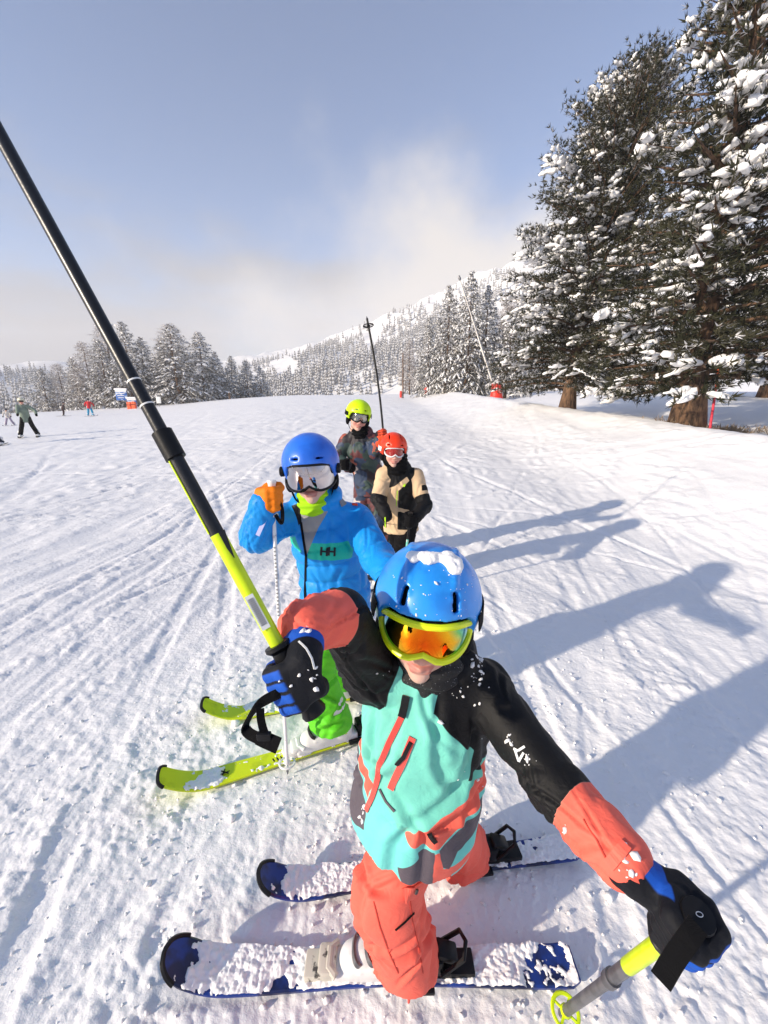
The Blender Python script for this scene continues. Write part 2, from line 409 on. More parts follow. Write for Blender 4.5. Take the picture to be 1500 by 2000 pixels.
# ------------------------------------------------------------------ the land: piste, bank under the trees, valley, far hillside - one sheet
AZ = np.radians(np.array([-180,-90,-60,-43,-28.6,-18,-8,0,14,30,50,90,180.]))
ZC = np.array([-.6,-1.0,-1.1,-.95,-.28,.92,1.30,1.40,1.42,1.3,1.1,.6,-.6])
_ta = np.radians(np.arange(-200, 200.1, .5))
def smooth_table(az, val, sig):                     # the same table with rounded corners
    t = np.interp((_ta+np.pi) % (2*np.pi)-np.pi, az, val); k = np.exp(-.5*(np.arange(-60, 61)*.5/sig)**2); k /= k.sum()
    return np.convolve(np.pad(t, 60, mode='edge'), k, 'valid')
ZCS = smooth_table(AZ, ZC, 4.5); CRS = smooth_table(np.radians([-180,-60,-20,-9,4,12,60,180]), [80,80,78,50,50,62,80,80], 3.0)
def crest_r(th): return np.interp(th, _ta, CRS)
HAZ = np.radians(np.array([-180,-75,-55,-41,-30,-16.3,-6.6,0,6.4,12,15,22,40,80,180.]))
HEL = np.radians(np.array([2,2,2.6,2.6,2.6,4.2,7.0,9.4,11.6,13.6,14.5,14.5,13,6,2.]))
HES = smooth_table(HAZ, HEL, 2.0)
def land(x, y):
    r = np.hypot(x, y); th = np.arctan2(x, y)
    zc = np.interp(th, _ta, ZCS); rc = crest_r(th)
    z = zc*np.clip((r-4.5)/(46-4.5), 0, 1.25)*sstep(3.5, 7, r)
    d = np.maximum(r-rc, 0)
    z = z - 28*(1-np.exp(-(d/60.)**1.6))
    # bank along the right side, hollow under the trees
    s = x - (6.05 - .028*(y-8)) + .25*noise2(y*.35, y*0+3.1, 4); near = sstep(52, 30, r)*sstep(-8, 1, y)
    bank = .62*sstep(-3.4, -.1, s) + .12*np.exp(-((s+.1)/.5)**2) - .20*sstep(.2, 1.2, s)*sstep(5, 2, s) + .25*sstep(2, 9, s)
    z = z + bank*near
    # far hillside
    el = np.interp(th, _ta, HES); top = 700*np.tan(el)+28
    k = np.clip((r-150)/(690-150), 0, 1); k = k*k*(1.9-.9*k)
    rough = fbm2(x*.006+3, y*.006, 11, 5, .55)
    z = z + top*k*(1+.16*rough*k) + 9*rough*sstep(160, 420, r)
    return z
def micro(x, y):                                    # loose and skied snow
    r = np.hypot(x, y); fade = sstep(60, 20, r)
    m = .035*fbm2(x*.45, y*.45, 21, 3)*sstep(.5, 4, r) + .010*fbm2(x*2.1+5, y*2.1, 31, 3)
    smooth = np.zeros_like(x); cutz = np.zeros_like(x)
    for i in range(150):
        g = np.random.default_rng(100+i)
        a = R(g.choice([88, 82, 95, 78, 102, 70, 112, 60, 40, 150])+g.normal(0, 8)); ca, sa = math.cos(a), math.sin(a)
        cx, cy = g.uniform(-14, 9), g.uniform(2, 30)
        if i < 44: cx, cy = g.uniform(-3.5, 3.4), g.uniform(.5, 6)
        ln = g.uniform(1.2, 7) if i < 44 else g.uniform(4, 16)
        u0 = (x-cx)*ca+(y-cy)*sa; w0 = -(x-cx)*sa+(y-cy)*ca
        ix = np.nonzero((np.abs(u0) < ln) & (np.abs(w0) < 2.2))[0]
        if not len(ix): continue
        u = u0[ix]; w = w0[ix]
        w = w - g.uniform(.1, .8)*np.sin(u*g.uniform(.12, .4)+g.uniform(0, 6)) - .02*noise2(u*1.3, u*0+i, 3)
        on = sstep(ln, ln*.6, np.abs(u))
        wd = g.choice([.025, .03, .04, .05, .10, .17]); dp = (.011 if wd < .06 else .009)*g.uniform(.5, 1.1)
        if cy > 8: dp *= 1.3
        k = np.abs(w) < wd*4+.1; ix = ix[k]; u = u[k]; w = w[k]; on = on[k]*np.clip(.75+1.2*noise2(u*.9, u*0+i*3.3, 8), .15, 1)
        e = np.abs(w)/wd; tr = np.exp(-e**6)
        lum = np.clip(.4+1.6*noise2(u*18, w*18, i), 0, 1.4)
        cutz[ix] += on*(-dp*tr*(1+.25*noise2(w*60, u*1.2, i)) + .6*dp*np.exp(-((np.abs(w)-wd*1.3)/(.014+.2*wd))**2)*lum)
        smooth[ix] = np.maximum(smooth[ix], on*np.exp(-(e*.9)**8))
    patch = np.clip(.80+.9*fbm2(x*1.1+9, y*1.1, 71, 3), .15, 1.25)*(1-.82*np.clip(smooth, 0, 1))
    lump = np.zeros_like(x); ix = np.nonzero(r < 24)[0]; xx = x[ix]+.012*noise2(x[ix]*40, y[ix]*40, 2); yy = y[ix]+.012*noise2(x[ix]*40+7, y[ix]*40, 3)
    lump[ix] = domes(xx, yy, .055, 41, .5)*.23 + domes(xx, yy, .14, 61, .25)*.06*np.clip(patch[ix], 0, 1)
    ix = np.nonzero(r < 7)[0]; xx = x[ix]+.006*noise2(x[ix]*80, y[ix]*80, 2); yy = y[ix]+.006*noise2(x[ix]*80+7, y[ix]*80, 3)
    lump[ix] += domes(xx, yy, .026, 51, .8)*.38
    m = m + patch*lump*fade + cutz + .007*fbm2(x*9, y*9, 81, 3)*patch
    m = m + sstep(3, 9, r)*(.030*np.abs(noise2(x*2.3+.6*y, y*1.1, 301))+.024*np.abs(noise2(x*4.7-y, y*2.6, 302))+.016*noise2(x*9, y*6, 303))*np.clip(patch*1.3,.2,1.3)
    streak = noise2(y*.8+.3*x, x*15-y*1.5, 91)*.009*sstep(.35, -.15, fbm2(x*.7, y*.5, 92, 2)) + noise2((x*.83+y*.56)*1.2, (-x*.56+y*.83)*18, 93)*.007*sstep(.1, .4, fbm2(x*.7+4, y*.6, 94, 2))
    return (m + streak)*fade
FLAT = []                                           # places where skis press the snow flat: (origin, direction, length, half width)
def ground_z(x, y):
    x = np.atleast_1d(np.asarray(x, float)); y = np.atleast_1d(np.asarray(y, float)); return land(x, y)
def z_at(x, y): return float(ground_z(x, y)[0])
def build_ground():
    fine = np.radians(np.arange(-56, 56.01, .29)); rest = np.radians(np.concatenate([np.arange(-180, -57, 4), np.arange(60, 180, 4)]))
    th = np.sort(np.concatenate([fine, rest])); nt = len(th)
    rr = [.12]
    while rr[-1] < 1560:
        q = rr[-1]; rr.append(q + max(.0035, q*.0059 if q < 12 else q*.009 if q < 60 else q*.016))
    rr = np.array(rr); nr = len(rr)
    T, Q = np.meshgrid(th, rr); X = Q*np.sin(T); Y = Q*np.cos(T)
    x, y = X.ravel(), Y.ravel(); z = land(x, y)
    m = np.hypot(x, y) < 62; mz = micro(x[m], y[m])
    for o, d, ln, hw in FLAT:
        u = (x[m]-o[0])*d[0]+(y[m]-o[1])*d[1]; w = -(x[m]-o[0])*d[1]+(y[m]-o[1])*d[0]
        k = sstep(hw*1.5, hw*.8, np.abs(w))*sstep(-.05, .0, u)*sstep(ln+.05, ln, u)
        mz = mz*(1-k) + k*np.minimum(mz, -.004)
    z[m] += mz
    V = np.stack([x, y, z], 1)
    i = np.arange(nr-1)[:,None]*nt; j = np.arange(nt)[None,:]; j2 = (j+1) % nt
    F = np.stack([i+j, i+j2, i+nt+j2, i+nt+j], -1).reshape(-1, 4)[:, ::-1]
    V = np.vstack([V, [[0, 0, z_at(0, .01)]]]); c = len(V)-1
    cen = np.stack([np.full(nt, c), np.arange(nt), (np.arange(nt)+1) % nt], 1)
    g = Mat('piste_snow', SNOW, .5); g.set('Specular IOR Level', .3)
    g.vary((.925,.91,.893,1), (.89,.878,.868,1), .9, .35, .7, 5)
    g.bump(38, .5, .012, 6); g.bump(420, .35, .0018, 3)
    me = mesh('ground', V, F, True, mats=[g.m])
    o = link('ground', me); tag(o, 'white skied snow slope scored with curved ski tracks', 'snow', kind='structure')
    return o

# ------------------------------------------------------------------ trees
bm_ = bmesh.new(); bmesh.ops.create_icosphere(bm_, subdivisions=2, radius=1); bm_.verts.ensure_lookup_table()
ICO2 = np.array([v.co[:] for v in bm_.verts]); ICO2F = np.array([[v.index for v in f.verts] for f in bm_.faces]); bm_.free()
bm_ = bmesh.new(); bmesh.ops.create_icosphere(bm_, subdivisions=1, radius=1); bm_.verts.ensure_lookup_table()
ICO1 = np.array([v.co[:] for v in bm_.verts]); ICO1F = np.array([[v.index for v in f.verts] for f in bm_.faces]); bm_.free()
def frames(D):
    D = D/(np.linalg.norm(D, axis=1)[:,None]+1e-9); up = np.tile((0,0,1.), (len(D),1)); S = np.cross(D, up); S /= np.linalg.norm(S, axis=1)[:,None]+1e-6
    return D, S, np.cross(S, D)
def blobs(C, D, size, g, tmpl=(ICO2, ICO2F), rough=.22):      # lumps of snow; size (n,3): along, across, height
    T, F = tmpl; n, m = len(C), len(T); A, S, U = frames(D)
    w = T[None]*(1+g.normal(0, rough, (n, m))[:,:,None]); w[:,:,2] = np.where(w[:,:,2] < 0, w[:,:,2]*.45, w[:,:,2])
    w = w*size[:,None,:]
    V = C[:,None]+w[:,:,0:1]*A[:,None]+w[:,:,1:2]*S[:,None]+w[:,:,2:3]*U[:,None]
    return V.reshape(-1,3), (F[None]+np.arange(n)[:,None,None]*m).reshape(-1,3)
def tufts(C, D, ln, wd, g, k=7, spread=.8, single=False):                    # bunches of needles: k blades each
    n = len(C); A, S, U = frames(D); a = g.uniform(0, 6.283, (n,k)); sp = g.uniform(.15, spread, (n,k))
    dirs = A[:,None]*np.cos(sp)[...,None]+(S[:,None]*np.cos(a)[...,None]+U[:,None]*np.sin(a)[...,None])*np.sin(sp)[...,None]
    L = (ln[:,None]*g.uniform(.7, 1.15, (n,k)))[...,None]; side = np.cross(dirs, g.normal(0, 1, (n,k,3))); side /= np.linalg.norm(side, axis=2)[...,None]+1e-9
    b = C[:,None]+dirs*L*.08; W = (wd[:,None]*g.uniform(.7,1.3,(n,k)))[...,None]
    if single:
        V = np.stack([b-side*W*.5, b+side*W*.5, b+dirs*L], 2).reshape(-1,3); return V, np.arange(n*k*3).reshape(-1,3)
    V = np.stack([b-side*W*.35, b+side*W*.35, b+dirs*L*.6+side*W*.5, b+dirs*L, b+dirs*L*.6-side*W*.5], 2).reshape(-1,3)
    o = np.arange(n*k)[:,None]*5
    F = np.concatenate([o+np.array([[0,1,2]]), o+np.array([[0,2,4]]), o+np.array([[4,2,3]])])
    return V, F
def snow_strips(A, B, S, g, K=7, m=6):          # snow lying along boughs: sagging lumpy rolls, one per bough
    n = len(A); D = B-A; L = np.linalg.norm(D, axis=1); t = np.linspace(0, 1, K); Dn, Sd, Up = frames(D)
    sag = -.10*L[:,None]*(t**2)[None]; C = A[:,None]+D[:,None]*t[None,:,None]; C[:,:,2] += sag
    C += Sd[:,None]*(g.normal(0,.035,(n,K))*(S[:,:1]/.075))[...,None]
    prof = np.sin(np.pi*(.10+.84*t))**.6; r = prof[None]*g.uniform(.55,1.35,(n,K)); a = np.linspace(-.35*np.pi, 1.35*np.pi, m)
    w = S[:,0][:,None]*r; h = S[:,1][:,None]*r*g.uniform(.8,1.25,(n,K))
    V = C[:,:,None]+Sd[:,None,None]*(w[:,:,None]*np.cos(a)*g.uniform(.8,1.2,(n,K,m)))[...,None]+np.array((0,0,1.))*(h[:,:,None]*np.sin(a)*g.uniform(.85,1.15,(n,K,m)))[...,None]
    V = V.reshape(-1,3); o = (np.arange(n)*K*m)[:,None,None,None]+(np.arange(K-1)*m)[None,:,None,None]
    j = np.arange(m); j2 = (j+1) % m; q = np.stack([j, j2, j2+m, j+m], -1)[None,None]
    Q = (o+q).reshape(-1,4); e0 = (np.arange(n)*K*m)[:,None]; fan = np.array([[0,k+1,k] for k in range(1,m-1)]+[[(K-1)*m,(K-1)*m+k,(K-1)*m+k+1] for k in range(1,m-1)])
    T = np.concatenate([Q[:,[0,1,2]], Q[:,[0,2,3]], (e0[:,:,None]+fan[None]).reshape(-1,3)]); return V, T
def needle_mat(name, a, b, snowy=0.0):
    m = Mat(name, a, .7); n = m.noise(1.7, 4); c = m.mix(a, b, m.ramp(n.outputs['Fac'], .35, .65))
    if snowy > 0:
        ge = m.N('ShaderNodeNewGeometry'); sx = m.N('ShaderNodeSeparateXYZ'); m.L(ge.outputs['Normal'], sx.inputs[0])
        ab = m.N('ShaderNodeMath'); ab.operation = 'ABSOLUTE'; m.L(sx.outputs['Z'], ab.inputs[0])
        n2 = m.noise(3.5, 3); ad = m.N('ShaderNodeMath'); ad.operation = 'MULTIPLY'; m.L(ab.outputs[0], ad.inputs[0]); m.L(n2.outputs['Fac'], ad.inputs[1])
        c = m.mix(c, SNOW, m.ramp(ad.outputs[0], .42-.3*snowy, .56-.3*snowy))
    m.L(c, m.b.inputs['Base Color']); m.set('Specular IOR Level', .2); return m.m
M_needle = needle_mat('pine_needles', (.024,.027,.013,1), (.046,.042,.022,1), .05)
M_needle2 = needle_mat('spruce_needles', (.024,.027,.018,1), (.046,.042,.030,1), .30)
M_larch = needle_mat('frosted_larch_twigs', (.22,.17,.14,1), (.34,.29,.26,1), .45)
def bark():
    m = Mat('bark', (.16,.085,.045,1), .85); tc = m.N('ShaderNodeTexCoord'); mp = m.N('ShaderNodeMapping'); mp.inputs['Scale'].default_value = (1,1,.22); m.L(tc.outputs['Object'], mp.inputs[0])
    n = m.N('ShaderNodeTexNoise'); n.inputs['Scale'].default_value = 16; n.inputs['Detail'].default_value = 7; n.inputs['Roughness'].default_value = .65; m.L(mp.outputs[0], n.inputs['Vector'])
    m.L(m.mix((.045,.026,.016,1), (.20,.112,.062,1), m.ramp(n.outputs['Fac'], .36, .62)), m.b.inputs['Base Color']); m.bump(0, 1.0, .05, 3, n); return m.m
M_bark = bark()
M_tsnow = snow_mat('tree_snow', 14, .03)
def tree_meshes(kind, H, seed):
    g = np.random.default_rng(seed); big = kind == 'pine'
    rnd_top = seed < 910
    W = {'pine': .215 if rnd_top else .192, 'spruce': .27, 'larch': .24}[kind]*H
    nb = {'pine': 300, 'spruce': 120, 'larch': 130}[kind]; base = {'pine': .07, 'spruce': .05, 'larch': .12}[kind]
    tr = MB(); ts = np.linspace(0, 1, 12); bend = g.normal(0, .012, 2)*H; lean = np.array([.12 if big and rnd_top else 0, 0])*H
    axis = lambda t: np.stack([np.asarray(bend[0]*np.sin(t*2.6)+lean[0]*t**1.3), np.asarray(bend[1]*np.sin(t*3)), np.asarray(t*H)], -1)
    r0 = .021*H if big else .014*H
    rad = r0*(1-.93*ts)*(1+.55*np.exp(-ts*26)); tr.tube(axis(ts), rad, 10)
    tc, td, tl, bc, bd, bs = [], [], [], [], [], []
    for i in range(nb):
        h = base+(1-base)*((i+g.uniform(0,1))/nb)**(.92)
        h = min(h, .995); az = i*2.39996+g.normal(0,.35)
        if big and not rnd_top: prof = (1-h)**1.3*(.72+.28*min(1, h*6))*g.uniform(.72,1.15)+.04
        elif kind == 'pine': prof = (1+.85*(.42-h)*min(1, h*9) if h < .42 else 1)*max(.0, 1-max(0, (h-.42)/.60)**2.3)*g.uniform(.72, 1.12)+.05
        elif kind == 'spruce': prof = (1-h)**.82*g.uniform(.8, 1.12)+.02
        else: prof = (1-h)**.6*(.55+.45*math.sin(min(1, h*2.2)*1.57))*g.uniform(.6, 1.15)+.03
        ln = W*prof; o = axis(np.array(h)); out = np.array((math.cos(az), math.sin(az), 0))
        up = {'pine': .15+.75*h, 'spruce': .10+.5*h*h, 'larch': .15+.5*h}[kind]; dr = {'pine': .42*(1-h*.8), 'spruce': .62*(1-.5*h), 'larch': .35}[kind]
        s = np.linspace(0, 1, 7); curve = o+out*(s*ln)[:,None]+np.array((0,0,1.))*(ln*(up*s-dr*s*s+.12*s**4))[:,None]
        tr.tube(curve, (r0*.30*(1-h*.6))*(1-.88*s)*(1 if big else .8), 4, cap=False)
        step = {'pine': .20, 'spruce': .30, 'larch': .26}[kind]*(H/12)
        for t in np.arange((.30 if not big else .12) if ln > .8 else .1, 1.001, max(.05, step/max(ln,.2))):
            j = min(5, int(t*6)); f = t*6-j; p = curve[j]*(1-f)+curve[min(6,j+1)]*f; d = unit(curve[min(6,j+1)]-curve[j])
            side = unit(np.cross(d, (0,0,1)))
            for sg in (-1, 1):
                sl = (ln*.36*(1-t*.55)+.12*H/12)*g.uniform(.6, 1.15)
                sd = unit(d*.75+side*sg*g.uniform(.55,1.0)+np.array((0,0,g.normal(.08 if big else -.22,.16))))
                tip = p+sd*sl-np.array((0,0,sl*(.12 if big else .28)))
                q = max(2, int(sl/((.15 if big else .15)*H/12)))
                for w in np.linspace(.3, 1, q):
                    pp = p+(tip-p)*w; pj = g.normal(0, .035*H/12, 3)
                    tc.append(pp+pj); td.append(unit(sd+g.normal(0,.3,3)+np.array((0,0,.30 if big else -.05)))); tl.append(g.uniform(.8,1.2))
                load = {'pine': .30, 'spruce': .50, 'larch': .10}[kind]*(1.5 if h > .75 else 1)*(.8 if big else 1)
                # snow lies in patches: some boughs are loaded, others bare
                if big: load *= 3.0*sstep(-.06, .22, float(noise3(*(np.array([[p[0]], [p[1]], [p[2]]])*.75), seed)[0]))*(1.0 if t > .35 else .35)
                if g.uniform() < load:
                    k_ = H/12; z = min(1.5, g.lognormal(0, .25))*(1.0 if big else 1.2); up_ = np.array((0,0,.03*k_))
                    bc.append(p+(tip-p)*g.uniform(.15,.4)+up_); bd.append(tip+(tip-p)*.12+up_*.4); bs.append(np.array((.075,.062))*z*k_)
    tc, td, tl = np.array(tc), np.array(td), np.array(tl)
    if kind == 'pine': V, F = tufts(tc, td, .16*tl*H/12, .030*tl*H/12, g, 8, 1.2, True)
    elif kind == 'spruce': V, F = tufts(tc, td, .26*tl*H/12, .040*tl*H/12, g, 8, .9, True)
    else: V, F = tufts(tc, td, .34*tl*H/12, .016*tl*H/12, g, 8, .9, True)
    trunk = mesh('trunk', np.concatenate(tr.V), tr.F, True, mats=[M_bark])
    crown = mesh('crown', V, F, False, mats=[{'pine': M_needle, 'spruce': M_needle2, 'larch': M_larch}[kind]])
    SV, SF = snow_strips(np.array(bc), np.array(bd), np.array(bs), g, 7 if big else 5, 6 if big else 5)
    snow = mesh('snow_load', SV, SF, True, mats=[M_tsnow])
    return trunk, crown, snow
TREE_SETS = {}
def plant(name, kind, var, H, pos, rot, label, group=None, H0=12, sxy=1.0):
    key = (kind, var)
    if key not in TREE_SETS: TREE_SETS[key] = tree_meshes(kind, H0, 900+var*17+len(kind))
    s = H/H0; root = empty(name, pos, label, 'tree', group); root.rotation_euler = (0, 0, rot); root.scale = (s*sxy, s*sxy, s)
    for nm, me in zip(('trunk', 'crown', 'snow_load'), TREE_SETS[key]):
        o = bpy.data.objects.new(nm, me); col.objects.link(o); o.parent = root
        if nm != 'trunk': o['kind'] = 'stuff'
    return root
def on_land(px, py, d):
    p = P(px, py, d); return (p[0], p[1], z_at(p[0], p[1])-.05)
def build_trees():
    big = 'tall snow-laden pines at the right piste edge'
    plant('pine_tree', 'pine', 0, 9.5, on_land(1108, 795, 14.0), R(0), 'broad round-topped snow-laden pine with stubby brown trunk, left of the big pines', big, 12, 1.0)
    plant('pine_tree', 'pine', 1, 13.2, on_land(1342, 825, 9.6), R(95), 'biggest and nearest dark pine, thick reddish trunk beside the orange marker pole', big)
    plant('pine_tree', 'pine', 1, 13.5, on_land(1500, 785, 16.0), R(200), 'dark pine at the right photo edge, trunk half out of the picture', big)
    # spruces in the middle right
    mid = 'snowy spruces right of the piste crest'
    for x, top, d, v, lab in ((868, 572, 34, 0, 'pointed snowy spruce, left one of the three tall spruces by the lance'),
                           (908, 548, 32, 1, 'tallest snowy spruce right behind the leaning snow lance'),
                           (940, 572, 33, 2, 'snowy spruce directly above the red padded cone'),
                           (836, 628, 37, 2, 'shorter snowy spruce left of the three tall ones, behind the dark post'),
                           (985, 612, 27, 1, 'low snowy spruce between the red cone and the big pines')):
        b = on_land(x, 775, d); t = P(x, top, d); plant('spruce_tree', 'spruce', v, t[2]-b[2], b, x*1.7, lab, mid, 12, 1.0)
    for x, top, d, v, lab in ((800, 668, 46, 0, 'thin frosted larch left of the mid-right spruces'), (978, 585, 36, 1, 'pinkish bare larch rising behind the low spruce near the red cone')):
        b = on_land(x, 775, d); t = P(x, top, d); plant('larch_tree', 'larch', v, t[2]-b[2], b, x*1.1, lab, 'bare frosted larches')
    left = 'snowy trees along the left horizon'
    rows = ((95, 722, 74, 'spruce', 0, 'small dark spruce, leftmost of the left tree row'), (128, 712, 75, 'larch', 0, 'pale larch second from the left of the tree row'),
            (158, 700, 70, 'spruce', 1, 'snowy spruce between the pale larch and the taller trees on the left'), (184, 672, 70, 'larch', 1, 'tall pinkish larch above the red-jacketed skier'),
            (212, 668, 66, 'spruce', 2, 'snowy spruce just left of the black raised pole'), (232, 634, 72, 'larch', 0, 'high bare larch crown crossing behind the raised pole'),
            (262, 636, 66, 'spruce', 0, 'large snowy spruce directly behind the raised pole'), (298, 664, 68, 'spruce', 1, 'drooping snowy spruce right of the raised pole'),
            (332, 668, 71, 'spruce', 2, 'dark snowy spruce left of the broadest left-hand tree'), (358, 642, 66, 'spruce', 1, 'broadest round snowy tree of the left row'),
            (352, 640, 72, 'larch', 1, 'brownish larch top peeking over the broadest left tree'), (402, 654, 69, 'spruce', 0, 'slender pointed dark spruce right of the broadest left tree'),
            (432, 690, 72, 'spruce', 2, 'half-hidden spruce right of the slender pointed one'), (462, 698, 74, 'spruce', 1, 'small snowy spruce, third from the right end of the left row'),
            (486, 706, 75, 'spruce', 0, 'small snowy spruce, second from the right end of the left row'), (512, 716, 74, 'spruce', 2, 'smallest snowy spruce at the right end of the left row'))
    for x, top, d, kind, v, lab in rows:
        b = on_land(x, 800, d); t = P(x, top, d); h = max(3.5, t[2]-b[2])
        plant('spruce_tree' if kind == 'spruce' else 'larch_tree', kind, v, h, b, x*2.3, lab, left, 12, 1.75 if 'broadest' in lab else 1.35)

def build_far_forest():
    g = np.random.default_rng(55); n = 15000
    th = np.radians(g.uniform(-52, 24, n)); r = np.sqrt(g.uniform(95**2, 640**2, n)); x = r*np.sin(th); y = r*np.cos(th)
    dens = .72+1.1*fbm2(x*.012, y*.012, 5, 3); up = sstep(330, 640, r)
    keep = g.uniform(0, 1, n) < np.clip(dens-.55*up, .05, 1)
    azd = np.degrees(th)
    keep &= ~((azd > -7.5) & (azd < 2.5) & (r > 255) & (r < 345+3*azd))              # meadow
    keep &= r > crest_r(th)+26; keep &= ~((azd > -10) & (azd < 3) & (r < 105))
    x, y, r = x[keep], y[keep], r[keep]; n = len(x); z = land(x, y)
    H = g.uniform(7, 14, n)*(1-.25*sstep(400, 640, r)); Vs, Fs = [], []; lay, m = 4, 7; nn = 0
    for k in range(lay):
        zb = H*(.08+.22*k); zt = H*(.08+.22*k+.36 if k < 3 else 1.0); rad = H*.19*(1-k*.21)
        a = (np.arange(m)*2*np.pi/m)[None]+g.uniform(0, 6, n)[:,None]; rr = rad[:,None]*g.uniform(.65, 1.2, (n,m))
        ring = np.stack([x[:,None]+rr*np.cos(a), y[:,None]+rr*np.sin(a), (z+zb)[:,None]+g.normal(0,.25,(n,m))], -1)
        tip = np.stack([x, y, z+zt], -1)[:,None]
        V = np.concatenate([ring, tip], 1).reshape(-1,3); o = (np.arange(n)*(m+1))[:,None,None]+nn
        f = np.stack([np.arange(m), (np.arange(m)+1) % m, np.full(m, m)], -1)[None]
        Vs.append(V); Fs.append((o+f).reshape(-1,3)); nn += len(V)
    mt = needle_mat('far_forest', (.05,.05,.045,1), (.12,.10,.09,1), .5)
    o = link('far_forest', mesh('far_forest', np.vstack(Vs), np.vstack(Fs), False, mats=[mt]))
    tag(o, 'grey snowy conifer forest covering the distant hillside in haze', 'forest', kind='stuff')

# ------------------------------------------------------------------ people: heads, helmets, goggles, clothes, gloves, boots
def rot(yaw=0, pitch=0, roll=0):         # columns: wearer's left (photo right), back, up
    return np.array((Matrix.Rotation(R(yaw), 3, 'Z') @ Matrix.Rotation(R(pitch), 3, 'X') @ Matrix.Rotation(R(roll), 3, 'Y')))
M_skin = Mat('skin', (.62,.36,.28,1), .5).blocks((.64,.385,.30,1), [('blush', (.62,.27,.21,1))], .012)
M_skin.blocks((.66,.41,.32,1), [('blush', (.66,.30,.24,1)), ('lips', (.46,.13,.11,1))], .004); M_skin.set('Subsurface Weight', .12); M_skin.set('Subsurface Radius', (.01,.004,.002)); M_skin.bump(700, .1, .0004); M_skin = M_skin.m
def make_head(c, M, s, root, h=.0035, smile=0.0):
    W = lambda *p: c + M @ (np.array(p)*s)
    S = Solid()
    S.add(ellip(W(0,.008,.03), np.array((.074,.092,.088))*s, M), 0)
    S.add(ellip(W(0,-.025,-.035), np.array((.064,.062,.078))*s, M), .03)
    S.add(cone(W(0,-.054,-.086), W(0,-.064,-.098), .030*s, .021*s), .022)
    for q in (-1, 1): S.add(ellip(W(q*.034,-.061,-.044), np.array((.026,.023,.027))*s, M), .016)
    S.add(cone(W(0,-.086,.0), W(0,-.103,-.040), .008*s, .0125*s), .012)
    for q in (-1, 1): S.add(ellip(W(q*.0115,-.095,-.046), np.array((.0085,.011,.008))*s, M), .006)
    for q in (-1, 1): S.add(ellip(W(q*.078,.005,-.02), np.array((.012,.02,.03))*s, M), .006)
    S.add(cone(W(-.021,-.082,-.0705+smile), W(0,-.0905,-.0715), .0045*s, .0065*s), .005, 'lips')
    S.add(cone(W(.021,-.082,-.0705+smile), W(0,-.0905,-.0715), .0045*s, .0065*s), .005, 'lips')
    S.add(cone(W(-.015,-.083,-.080+smile*.5), W(.015,-.083,-.080+smile*.5), .0068*s, .0068*s), .006, 'lips')
    S.add(cone(W(-.022,-.094,-.0755+smile), W(0,-.1015,-.0765), .0022*s, .0022*s), .003, 'cut', True)
    S.add(cone(W(.022,-.094,-.0755+smile), W(0,-.1015,-.0765), .0022*s, .0022*s), .003, 'cut', True)
    S.add(cone(W(0,.02,-.06), W(0,.03,-.17), .048*s, .055*s), .02)
    V, F = S.build(h, 1)
    lp = .0012 - S.gd(V, 'lips'); bl = .026*s-np.minimum(np.linalg.norm(V-W(-.036,-.082,-.045), axis=1), np.linalg.norm(V-W(.036,-.082,-.045), axis=1))
    bl = np.maximum(bl, .016*s-np.linalg.norm(V-W(0,-.106,-.042), axis=1))
    return link('head', mesh('head', V, F, True, {'lips': lp, 'blush': bl*.35}, [M_skin]), root)
HC, HR = np.array((0,.012,.035)), np.array((.113,.132,.118))
def make_helmet(c, M, s, root, mat, h=.003, slots=(), ridges=(), brim=.030, liner=True):
    W = lambda *p: c + M @ (np.array(p)*s)
    S = Solid(); S.add(ellip(W(*HC), HR*s, M), 0)
    for x0, y0, y1, r in ridges:
        ys = np.linspace(y0, y1, 9); pr = [(x0*(1-.15*((y-HC[1])/.12)**2), y, HC[2]+(HR[2]-.0035)*math.sqrt(max(.01, 1-(x0/HR[0])**2-((y-HC[1])/HR[1])**2))) for y in ys]
        S.chain([W(*q) for q in pr], [r*s]*9, .006)
    S.add(ellip(W(*HC), (HR-.015)*s, M), 0, 'in', True)
    for p, half, Rm in slots: S.add(rbox(W(*p), np.array(half)*s, M @ Rm, .002), .002, 'slot', True)
    def rim(X, Y, Z):
        x, y, z = X-c[0], Y-c[1], Z-c[2]
        ly = (x*M[0,1]+y*M[1,1]+z*M[2,1])/s; lz = (x*M[0,2]+y*M[1,2]+z*M[2,2])/s
        return ((brim - .082*sstep(-.085, -.005, ly)) - lz)*s
    S.cut(rim)
    V, F = S.build(h, 1); he = link('helmet', mesh('helmet', V, F, True, mats=[mat]), root)
    if liner:
        S = Solid(); S.add(ellip(W(*HC), (HR-.0165)*s, M), 0); S.cut(lambda X, Y, Z: rim(X, Y, Z)-.006*s)
        for q in (-1, 1): S.add(ellip(W(q*.088,.0,-.035), np.array((.018,.036,.042))*s, M), .012)
        S.cuts = [lambda X, Y, Z: np.minimum(rim(X, Y, Z)-.005*s, np.abs((X-c[0])*M[0,0]+(Y-c[1])*M[1,0]+(Z-c[2])*M[2,0])*-1+.066*s)]
        V2, F2 = S.build(max(h, .004), 1); link('liner', mesh('liner', V2, F2, True, mats=[M_blackcloth]), he)
        b = MB(); b.tube(spline([W(-.085,-.01,-.06), W(-.06,-.035,-.108), W(0,-.045,-.128), W(.06,-.035,-.108), W(.085,-.01,-.06)], 24), .006*s, 6, ell=(1.3,.35)); b.build('chin_strap', M_blackcloth, he)
    return he, bvh_of(V, F)
